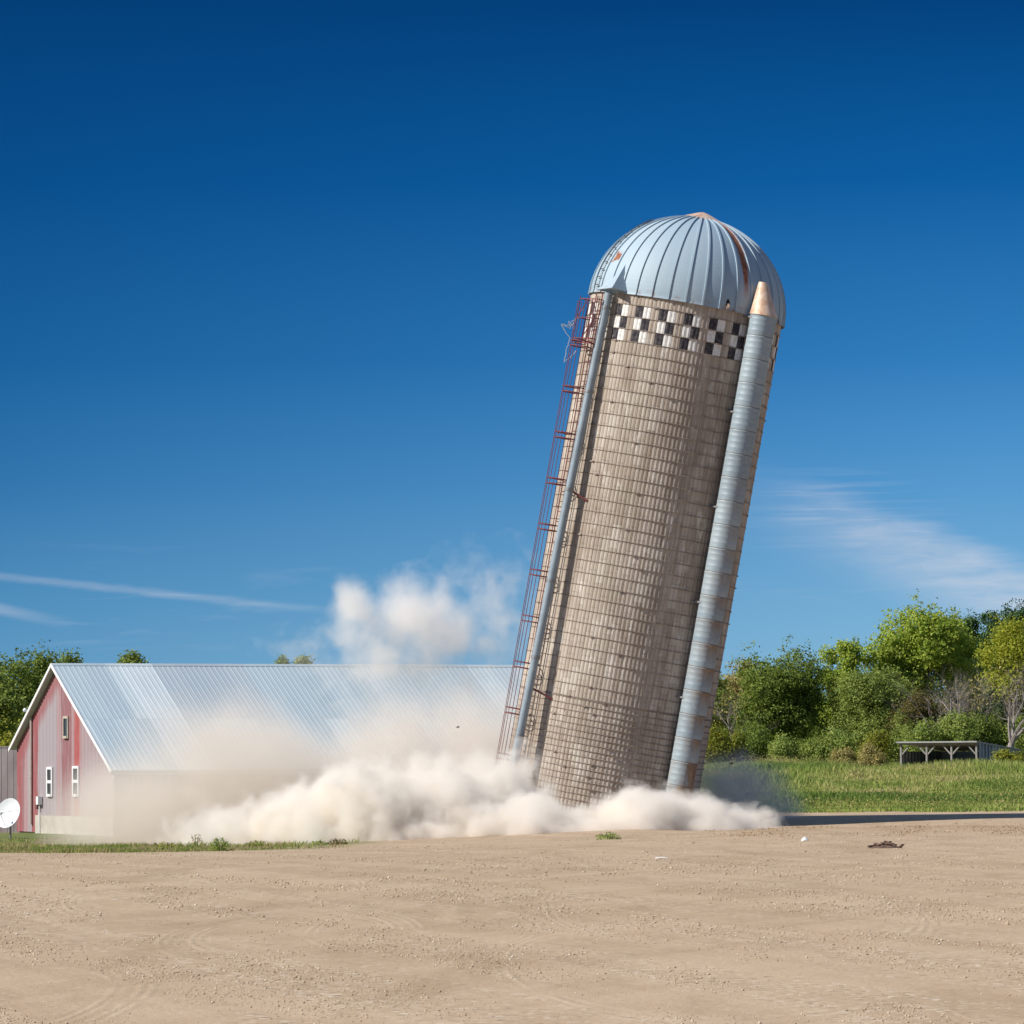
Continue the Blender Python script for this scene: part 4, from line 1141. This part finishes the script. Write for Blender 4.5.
bush('yellow green shrub between the barn rake and the dark trees', 8, 178, 722, 3.4, 'lime', 68)

# ------------------------------------------------------------------ grass
def blades(n, fx, hmin, hmax, wid, rng, per=6, spread=0.14):
    """tufts of bent blades; fx(rng, n) -> x, y, height factor"""
    x, y, hf = fx(rng, n)
    z = np.array([gz(a, b) for a, b in zip(x, y)])
    X = np.repeat(x, per) + rng.normal(0, spread, n * per); Y = np.repeat(y, per) + rng.normal(0, spread, n * per); Z = np.repeat(z, per) - 0.03
    h = rng.uniform(hmin, hmax, n * per) * np.repeat(hf, per)
    a = rng.uniform(0, 2 * math.pi, n * per); l = rng.uniform(0.1, 0.55, n * per) * h
    w_ = wid * rng.uniform(0.7, 1.5, n * per)
    sa = rng.uniform(0, math.pi, n * per); sx = np.cos(sa) * w_; sy = np.sin(sa) * w_ 
    v = np.empty((n * per, 5, 3))
    v[:, 0] = np.stack([X - sx, Y - sy, Z], 1); v[:, 1] = np.stack([X + sx, Y + sy, Z], 1)
    mx_ = X + np.cos(a) * l * 0.35; my_ = Y + np.sin(a) * l * 0.35
    v[:, 2] = np.stack([mx_ + sx * .8, my_ + sy * .8, Z + h * 0.6], 1); v[:, 3] = np.stack([mx_ - sx * .8, my_ - sy * .8, Z + h * 0.6], 1)
    v[:, 4] = np.stack([X + np.cos(a) * l, Y + np.sin(a) * l, Z + h], 1)
    b = np.arange(n * per)[:, None] * 5
    f = np.concatenate([b + np.array([[0, 1, 2]]), b + np.array([[0, 2, 3]]), b + np.array([[3, 2, 4]])])
    return v.reshape(-1, 3), f

def grass_mat(name, stops, sx, sy, tanmix=0.2, band=False):
    g = G(name); p = g.pos(); x, y, z = g.sep(p); r = g.isl()
    n = g.noise(g.comb(g.mul(x, sx), g.mul(y, sy), 2.0), 1.0, 5, 0.62)
    if band: n = g.add(n, g.ramp(g.remap(g.add(y, g.mul(n, 14.0)), 150.0, 300.0), [(0.0, 0.46), (0.05, 0.44), (0.12, 0.42), (0.24, 0.50), (0.36, 0.57), (0.50, 0.48), (0.64, 0.42), (0.9, 0.47), (1.0, 0.50)])); n = g.sub(n, 0.54)
    f = g.add(n, g.mul(g.sub(r, 0.5), tanmix))
    c = g.ramp(f, stops)
    d = g.n('ShaderNodeBsdfPrincipled'); g.set(d.inputs['Base Color'], c); d.inputs['Roughness'].default_value = 0.8; d.inputs['Specular IOR Level'].default_value = 0.2
    t = g.n('ShaderNodeBsdfTranslucent'); g.set(t.inputs[0], c)
    mx = g.n('ShaderNodeMixShader'); mx.inputs[0].default_value = 0.4
    g.t.links.new(d.outputs[0], mx.inputs[1]); g.t.links.new(t.outputs[0], mx.inputs[2]); g.t.links.new(mx.outputs[0], g.out.inputs[0])
    return g.m
def f_field(rng, n):
    y = 145 + (300 - 145) * rng.random(n) ** 1.15; y[: n // 40] = rng.uniform(139, 146, n // 40)
    edge = np.array([3.0 * vnoise(a, 0, 0.35, 2.2) for a in np.linspace(0, 60, 64)])
    x = y * rng.uniform(0.030, 0.150, n)
    y = y + np.interp(x, np.linspace(0, 60, 64), edge) * np.clip((160 - y) / 15, 0, 1)
    hf = np.array([0.75 + 0.9 * max(-0.5, vnoise(a, b, 0.11, 4.0)) + 0.5 * max(0, vnoise(a, b, 0.035, 6.0)) for a, b in zip(x, y)])
    hf *= 0.45 + 0.55 * np.clip((y - 145) / 18, 0, 1)
    hf *= 1 - 0.75 * np.array([float(sstep(0.12, 0.42, vnoise(a * 0.6, b, 0.075, 12.0))) for a, b in zip(x, y)])
    hf *= 1 + np.array([0.9 * sum(math.exp(-((a - q[0]) / q[2]) ** 2 - ((b - q[1]) / q[3]) ** 2) for q in RISES) for a, b in zip(x, y)])
    return x, y, np.clip(hf, 0.2, 2.2)
v, f = blades(34000, f_field, 0.16, 0.42, 0.024, np.random.default_rng(5), 7, 0.2)
m_field = grass_mat('tall_field_grass', [(0.33, (0.14, 0.22, 0.045)), (0.43, (0.25, 0.34, 0.07)), (0.51, (0.37, 0.42, 0.11)), (0.59, (0.52, 0.48, 0.19)), (0.70, (0.60, 0.48, 0.27))], 0.15, 0.07, 0.20, True)
fo = link('field_grass', mesh_np('field_grass', v, f), m_field); tag(fo, 'tall green and tan grass covering the field before the grove', 'grass', kind='stuff')
def clumps(name, n, mat, seed, label, cat):
    rng = np.random.default_rng(seed); out = []
    ys_ = 150 + 138 * rng.random(n) ** 1.1; xs_ = ys_ * rng.uniform(0.035, 0.15, n)
    for x, y in zip(xs_, ys_):
        wd = rng.uniform(0.5, 1.9); h = rng.uniform(0.25, 0.7); m = int(60 + 110 * wd)
        a = rng.uniform(0, 2 * math.pi, m); q = rng.random(m) ** 0.5
        px_ = x + np.cos(a) * q * wd * 1.5; py_ = y + np.sin(a) * q * wd
        out.append(np.stack([px_, py_, gz(x, y) + rng.random(m) * h * (1 - 0.7 * q * q)], 1))
    v, f = leaves(np.concatenate(out), 0.10, rng, 0.0, 0.35)
    o = link(name, mesh_np(name, v, f), mat); tag(o, label, cat, kind='stuff')
clumps('field_weeds', 120, LM['olive'], 91, 'dark green weed clumps scattered through the field grass', 'weeds')
clumps('dry_field_weeds', 150, LM['tan'], 92, 'dry tan weed clumps scattered through the field grass', 'weeds')
def f_strip(rng, n):
    y = 100.5 + 41 * rng.random(n) ** 1.5
    x = np.where(rng.random(n) < 0.85, y * rng.uniform(-0.142, -0.052, n), rng.uniform(-7.5, -4.3, n))
    y = y + np.array([1.6 * vnoise(a, 3, 0.4, 1.1) for a in x])
    thin = np.clip((-x - 4.2) / 4, 0.25, 1)
    keep = rng.random(n) < (0.35 + 0.65 * np.array([float(sstep(-0.25, 0.2, vnoise(a, b * 0.5, 0.6, 17.0))) for a, b in zip(x, y)])) * thin * np.clip(1.25 - (y - 101) / 60, 0.2, 1)
    x, y = np.where(keep, x, x * 0 - 12.5 + rng.normal(0, 1.6, n)), y
    hf = np.array([0.7 + 0.9 * max(-0.4, vnoise(a, b, 0.5, 8.0)) for a, b in zip(x, y)])
    return x, y, hf
v, f = blades(9000, f_strip, 0.05, 0.19, 0.011, np.random.default_rng(6), 6, 0.09)
m_strip = grass_mat('verge_grass', [(0.36, (0.16, 0.24, 0.045)), (0.46, (0.26, 0.33, 0.07)), (0.52, (0.42, 0.37, 0.15)), (0.60, (0.50, 0.36, 0.22))], 0.55, 0.16, 0.22)
fo = link('verge_grass', mesh_np('verge_grass', v, f), m_strip); tag(fo, 'short green and dry grass verge between the dirt yard and the barn', 'grass', kind='stuff')
def f_straw(rng, n):
    x = rng.uniform(5.2, 17.0, n); y = rng.uniform(99, 120, n) + rng.normal(0, 2.0, n)
    k_ = np.array([vnoise(a, b * 0.6, 0.7, 14.0) for a, b in zip(x, y)])
    o_ = np.argsort(-k_)[: n // 2]; o_ = np.concatenate([o_, o_])
    return x[o_], y[o_], 0.25 + rng.random(n) * 0.6
v, f = blades(3600, f_straw, 0.02, 0.10, 0.012, np.random.default_rng(9), 4, 0.16)
m_straw = grass_mat('dry_straw', [(0.3, (0.30, 0.19, 0.09)), (0.5, (0.42, 0.29, 0.15)), (0.7, (0.50, 0.37, 0.21))], 0.8, 0.8, 0.4)
fo = link('dry_straw', mesh_np('dry_straw', v, f), m_straw); tag(fo, 'scattered dry straw on the low dirt ridge at the yard edge', 'straw', kind='stuff')

# single weeds along the yard edge
def weed(label, px, py, D, h, wdt, mat, seed, n=90):
    rng = np.random.default_rng(seed)
    p = at(px, py, D); zb = gz(p.x, p.y)
    D2 = (CAM.z - zb) / max(1e-3, -(p - CAM).z) * D if (p - CAM).z < 0 else D
    p = at(px, py, D2); 
    t = empty('weed', (p.x, p.y, gz(p.x, p.y))); tag(t, label, 'weed')
    a = rng.uniform(0, 2 * math.pi, n); q = rng.random(n) ** 0.6
    pts = np.stack([np.cos(a) * q * wdt / 2, np.sin(a) * q * wdt / 2, rng.random(n) * h * (1 - 0.5 * q)], 1)
    v, f = leaves(pts, 0.085, rng, 0.5, 0.45); link('foliage', mesh_np('foliage', v, f), mat, t)
    mb = MB()
    for k in range(7):
        aa = 2 * math.pi * k / 7; mb.tube([(0, 0, -0.02), (math.cos(aa) * wdt * .2, math.sin(aa) * wdt * .2, h * .5), (math.cos(aa) * wdt * .36, math.sin(aa) * wdt * .36, h * .8)], [0.008, 0.006, 0.003], 4)
    mb.build('stem', m_bark, t)
weed('round leafy green weed at the verge below the dusty barn corner', 220, 853, 104, 0.38, 0.55, LM['shrub'], 71, 260)
weed('small bright green weed right of the round leafy one', 259, 847, 106, 0.22, 0.7, LM['lime'], 72, 160)
weed('low weed with brown tips at the right end of the verge', 337, 844, 106, 0.20, 0.55, LM['rust'], 73, 120)
weed('tiny green weed beside the brown tipped weed', 318, 844.5, 106, 0.14, 0.5, LM['shrub'], 74, 80)
weed('dark green weed in the dirt below the silo', 608, 841, 104, 0.22, 0.62, LM['shrub'], 75, 160)
weed('short weed at the verge left of the round leafy one', 163, 851, 105, 0.26, 0.7, LM['lime'], 76, 160)
weed('sparse weed standing by the barn corner in the dust', 196, 846, 110, 0.45, 0.4, LM['tan'], 77, 50)

# litter in the yard
def on_ground(px, py, D=100.0):
    for _ in range(12):
        p = at(px, py, D); z = gz(p.x, p.y); d = p - CAM
        D = D * (CAM.z - z) / (-d.z)
    p = at(px, py, D); return Vector((p.x, p.y, gz(p.x, p.y)))
p = on_ground(885, 848)
dp = empty('scrap_pile', p); tag(dp, 'small flat pile of dark rusty scrap on the dirt right of the silo', 'scrap pile')
m_scrap = mat_simple('dark_rusty_scrap', (0.10, 0.062, 0.045), 0.9, 0.1, 0.5, 6.0, (0.20, 0.12, 0.08))
rr = random.Random(3)
mb = MB(); n = 14; vs = []; fs = []
for j in range(n + 1):
    for i in range(n + 1):
        u, v_ = i / n * 2 - 1, j / n * 2 - 1; r_ = math.hypot(u, v_)
        h = 0.085 * max(0.0, 1 - r_) ** 0.8 * (0.6 + 0.8 * rr.random()) - (0.03 if r_ > 0.98 else 0)
        vs.append((u * 0.40, v_ * 0.34, h))
for j in range(n):
    for i in range(n): fs.append((j*(n+1)+i, j*(n+1)+i+1, (j+1)*(n+1)+i+1, (j+1)*(n+1)+i))
mb.add(vs, fs).build('heap', m_scrap, dp)
for i in range(12):
    x = rr.gauss(0, 0.2); y = rr.gauss(0, 0.12)
    mm = Matrix.Translation((x, y, 0.10 * max(0, 1 - abs(x) / 0.4) + 0.02)) @ Matrix.Rotation(rr.uniform(0, 6.3), 4, 'Z') @ Matrix.Rotation(rr.uniform(-.4, .4), 4, 'Y')
    l = rr.uniform(0.04, 0.11)
    MB().box((-l, -0.03, -0.015), (l, 0.03, 0.015), mm).build('scrap', m_scrap, dp)
m_paper = mat_simple('white_plastic', (0.80, 0.80, 0.80), 0.6, 0, 0.1)
def litter(label, px, py, w_, h_, seed):
    p = on_ground(px, py); rng = np.random.default_rng(seed)
    n = 7; vs = []; fs = []
    for j in range(n):
        for i in range(n):
            u, vv = i / (n-1) - .5, j / (n-1) - .5
            vs.append((u * w_, vv * w_ * 0.8, 0.01 + h_ * (1 - 3 * (u*u + vv*vv)) * (0.5 + rng.random() * 0.5)))
    for j in range(n-1):
        for i in range(n-1): fs.append((j*n+i, j*n+i+1, (j+1)*n+i+1, (j+1)*n+i))
    k = len(vs); vs += [(a, b, -0.01) for a, b, c in vs]; fs += [tuple(reversed([q + k for q in f])) for f in fs[:(n-1)**2]]
    o = MB().add(vs, fs).build('plastic_scrap', m_paper); o.location = p; tag(o, label, 'litter')
litter('crumpled white plastic scrap on the dirt by the end of the dust', 805, 841, 0.17, 0.09, 1)
litter('thin flat white scrap lying on the open dirt below the silo', 661, 858.5, 0.24, 0.02, 2)

m_frag = mat_simple('dark_broken_masonry', (0.07, 0.06, 0.055), 0.9, 0, 0.4, 8.0)
rr = random.Random(12)
for px_, py_, D_, sz, lab in ((731, 763, 124.0, 0.07, 'small dark fragment flying through the air right of the chute'), (712, 801, 122.0, 0.05, 'tiny dark fragment flying just above the low dust right of the silo'), (458, 727, 122.0, 0.045, 'tiny dark fragment flying above the cream dust before the barn roof')):
    bm = bmesh.new(); bmesh.ops.create_icosphere(bm, subdivisions=1, radius=sz)
    for vtx in bm.verts: vtx.co = Vector((vtx.co.x * rr.uniform(0.7, 1.6), vtx.co.y * rr.uniform(0.6, 1.2), vtx.co.z * rr.uniform(0.4, 0.9)))
    me = bpy.data.meshes.new('fragment'); bm.to_mesh(me); bm.free()
    o = link('fragment', me, m_frag); o.location = at(px_, py_, D_); tag(o, lab, 'fragment')

# gravel: loose stones
rng = np.random.default_rng(21)
NST = 42000
yy = 1.0 / rng.uniform(1 / 118.0, 1 / 24.0, NST * 3)
xx = yy * rng.uniform(-0.145, 0.145, NST * 3)
den = np.array([vnoise((a * 0.954 + b * 0.30) * 0.9, (-a * 0.30 + b * 0.954) * 0.09, 1.0, 2.0) + 0.6 * vnoise(a * 1.6, b * 0.35, 1.0, 5.0) for a, b in zip(xx, yy)])
k = np.argsort(-(den + rng.normal(0, 0.22, len(den))))[:NST]
xx, yy = xx[k], yy[k]
zz = np.array([gz(a, b) for a, b in zip(xx, yy)])
s = 0.0062 * np.exp(np.clip(rng.normal(0, 0.38, NST), -1, 0.95)) * np.clip(yy / 36, 0.9, 1.7)
base8 = np.array([(1, 0, 0), (0, 1, 0), (-1, 0, 0), (0, -1, 0), (0, 0, 0.75), (0, 0, -0.6)], float)
jit = base8[None] * rng.uniform(0.6, 1.3, (NST, 6, 1)) + rng.normal(0, 0.15, (NST, 6, 3))
v = jit * s[:, None, None] + np.stack([xx, yy, zz + s * 0.25], 1)[:, None, :]
fb = np.array([(0, 1, 4), (1, 2, 4), (2, 3, 4), (3, 0, 4), (1, 0, 5), (2, 1, 5), (3, 2, 5), (0, 3, 5)])
f = (np.arange(NST)[:, None, None] * 6 + fb[None]).reshape(-1, 3)
g = G('gravel_stones'); r = g.isl()
c = g.ramp(r, [(0.0, (0.26, 0.18, 0.11)), (0.12, (0.40, 0.29, 0.185)), (0.6, (0.51, 0.39, 0.26)), (0.88, (0.63, 0.52, 0.38)), (1.0, (0.74, 0.65, 0.53))])
fo = link('gravel', mesh_np('gravel', v.reshape(-1, 3), f), g.bsdf(c, 0.9)); tag(fo, 'loose tan gravel and pebbles strewn over the dirt yard', 'gravel', kind='stuff')

# ------------------------------------------------------------------ dust
def dust_object(name, label, cat, blobs, color, density, nscale, amp, edge, aniso=0.15, voxel=0.4, step=0.25, hull=1.2, seed=0.0, warp=2.2):
    """blobs: (px, py, D, rx px, ry px, rD m, weight); a lumpy hull whose inside is filled with billowing dust"""
    data = []
    for px, py, D, rx, ry, rd, wgt in blobs:
        c = at(px, py, D); s_ = D / FPX
        data.append((c, Vector((rx * s_, rd, ry * s_)), wgt))
    bm = bmesh.new()
    for c, r, w_ in data:
        m = Matrix.Translation(c) @ Matrix.Diagonal((*(r * hull), 1))
        bmesh.ops.create_icosphere(bm, subdivisions=3, radius=1.0, matrix=m)
    me = bpy.data.meshes.new(name); bm.to_mesh(me); bm.free()
    o = bpy.data.objects.new(name, me); C.objects.link(o)
    md = o.modifiers.new('merge', 'REMESH'); md.mode = 'VOXEL'; md.voxel_size = voxel
    dg = bpy.context.evaluated_depsgraph_get()
    me2 = bpy.data.meshes.new_from_object(o.evaluated_get(dg)); o.modifiers.clear(); o.data = me2; me2.name = name
    g = G(name + '_volume'); p = g.pos()
    po = g.vm('ADD', p, (seed, seed * 0.7, seed * 1.3))
    wp_ = g.vm('SUBTRACT', g.noise(po, nscale * 0.55, 2, 0.5, color=True), (0.5, 0.5, 0.5))
    sc_ = g.vm('SCALE', wp_); sc_.node.inputs['Scale'].default_value = warp
    pw = g.vm('ADD', p, sc_)
    B = None
    for c, r, w_ in data:
        q = g.vm('MULTIPLY', g.vm('SUBTRACT', pw, tuple(c)), (1 / r.x, 1 / r.y, 1 / r.z))
        d = g.mul(g.sub(1.0, g.vm('LENGTH', q, out='v')), w_)
        B = d if B is None else g.math('MAXIMUM', B, d)
    n1 = g.noise(po, nscale, 7, 0.60, 0.2)
    e = g.add(B, g.mul(g.sub(n1, 0.53), amp))
    dens = g.mul(g.remap(e, 0.0, edge, smooth=True), density)
    vn = g.n('ShaderNodeVolumePrincipled')
    vn.inputs['Color'].default_value = (*color, 1); vn.inputs['Anisotropy'].default_value = aniso
    g.set(vn.inputs['Density'], dens)
    g.t.links.new(vn.outputs[0], g.out.inputs['Volume'])
    g.m.cycles.volume_step_rate = step
    me2.materials.clear(); me2.materials.append(g.m)
    tag(o, label, cat, kind='stuff')
    return o

DUST = (0.982, 0.948, 0.893)
dust_object('dust_cloud', 'thick cream billows of dust rolling along the ground round the silo foot', 'dust', [
    (240, 840, 117, 80, 34, 4.0, 0.55), (310, 830, 117, 80, 50, 4.2, 0.85), (370, 820, 117, 88, 64, 4.4, 0.95), (440, 818, 117.5, 84, 62, 4.0, 1.0),
    (496, 806, 119, 62, 60, 3.4, 0.7), (515, 830, 116, 80, 42, 4.0, 1.0), (575, 838, 117, 70, 36, 4.0, 0.95), (636, 826, 117, 52, 44, 3.2, 0.95),
    (690, 829, 118, 60, 36, 3.2, 0.95), (732, 830, 119.5, 54, 26, 2.8, 0.75), (600, 838, 116, 100, 26, 3.5, 1.0), (400, 838, 115.5, 120, 26, 3.0, 1.0)],
    DUST, 3.0, 1.15, 1.7, 0.5, 0.0, 0.4, 0.10, 1.25, seed=0.0, warp=1.3)
dust_object('dust_veil', 'thin tan veil of dust drifting over the barn wall and lower roof', 'dust', [
    (145, 815, 123, 110, 76, 5.0, 1.1), (270, 792, 126, 130, 92, 5.0, 1.1), (380, 780, 127, 130, 105, 5.0, 1.0), (480, 765, 127, 90, 110, 4.5, 1.0), (215, 755, 124, 120, 74, 4.4, 0.9), (520, 790, 126, 60, 60, 4.0, 0.8)],
    (0.955, 0.905, 0.84), 0.46, 0.45, 0.95, 0.75, 0.0, 0.5, 0.16, 1.1, seed=11.0, warp=2.0)
dust_object('dust_plume', 'white puff of dust rising into the sky behind the silo', 'dust', [
    (352, 607, 131, 28, 40, 2.0, 1.0), (352, 630, 131, 34, 46, 1.8, 0.7), (408, 613, 131, 46, 48, 2.4, 1.0), (430, 630, 131, 70, 62, 2.6, 0.75), (390, 645, 131, 72, 58, 2.6, 0.65), (490, 628, 131, 90, 95, 2.6, 0.34), (410, 690, 131, 100, 66, 2.4, 0.28), (300, 650, 131, 50, 34, 2.0, 0.26)],
    (0.98, 0.968, 0.955), 0.95, 1.05, 1.55, 0.85, 0.0, 0.35, 0.12, 1.1, seed=23.0, warp=1.7)
dust_object('shaded_dust', 'dust hanging in the shadow right of the silo, coloured grey for the shade', 'shaded_dust', [  # same dust as the billows, colour greyed to deepen the silo's shade
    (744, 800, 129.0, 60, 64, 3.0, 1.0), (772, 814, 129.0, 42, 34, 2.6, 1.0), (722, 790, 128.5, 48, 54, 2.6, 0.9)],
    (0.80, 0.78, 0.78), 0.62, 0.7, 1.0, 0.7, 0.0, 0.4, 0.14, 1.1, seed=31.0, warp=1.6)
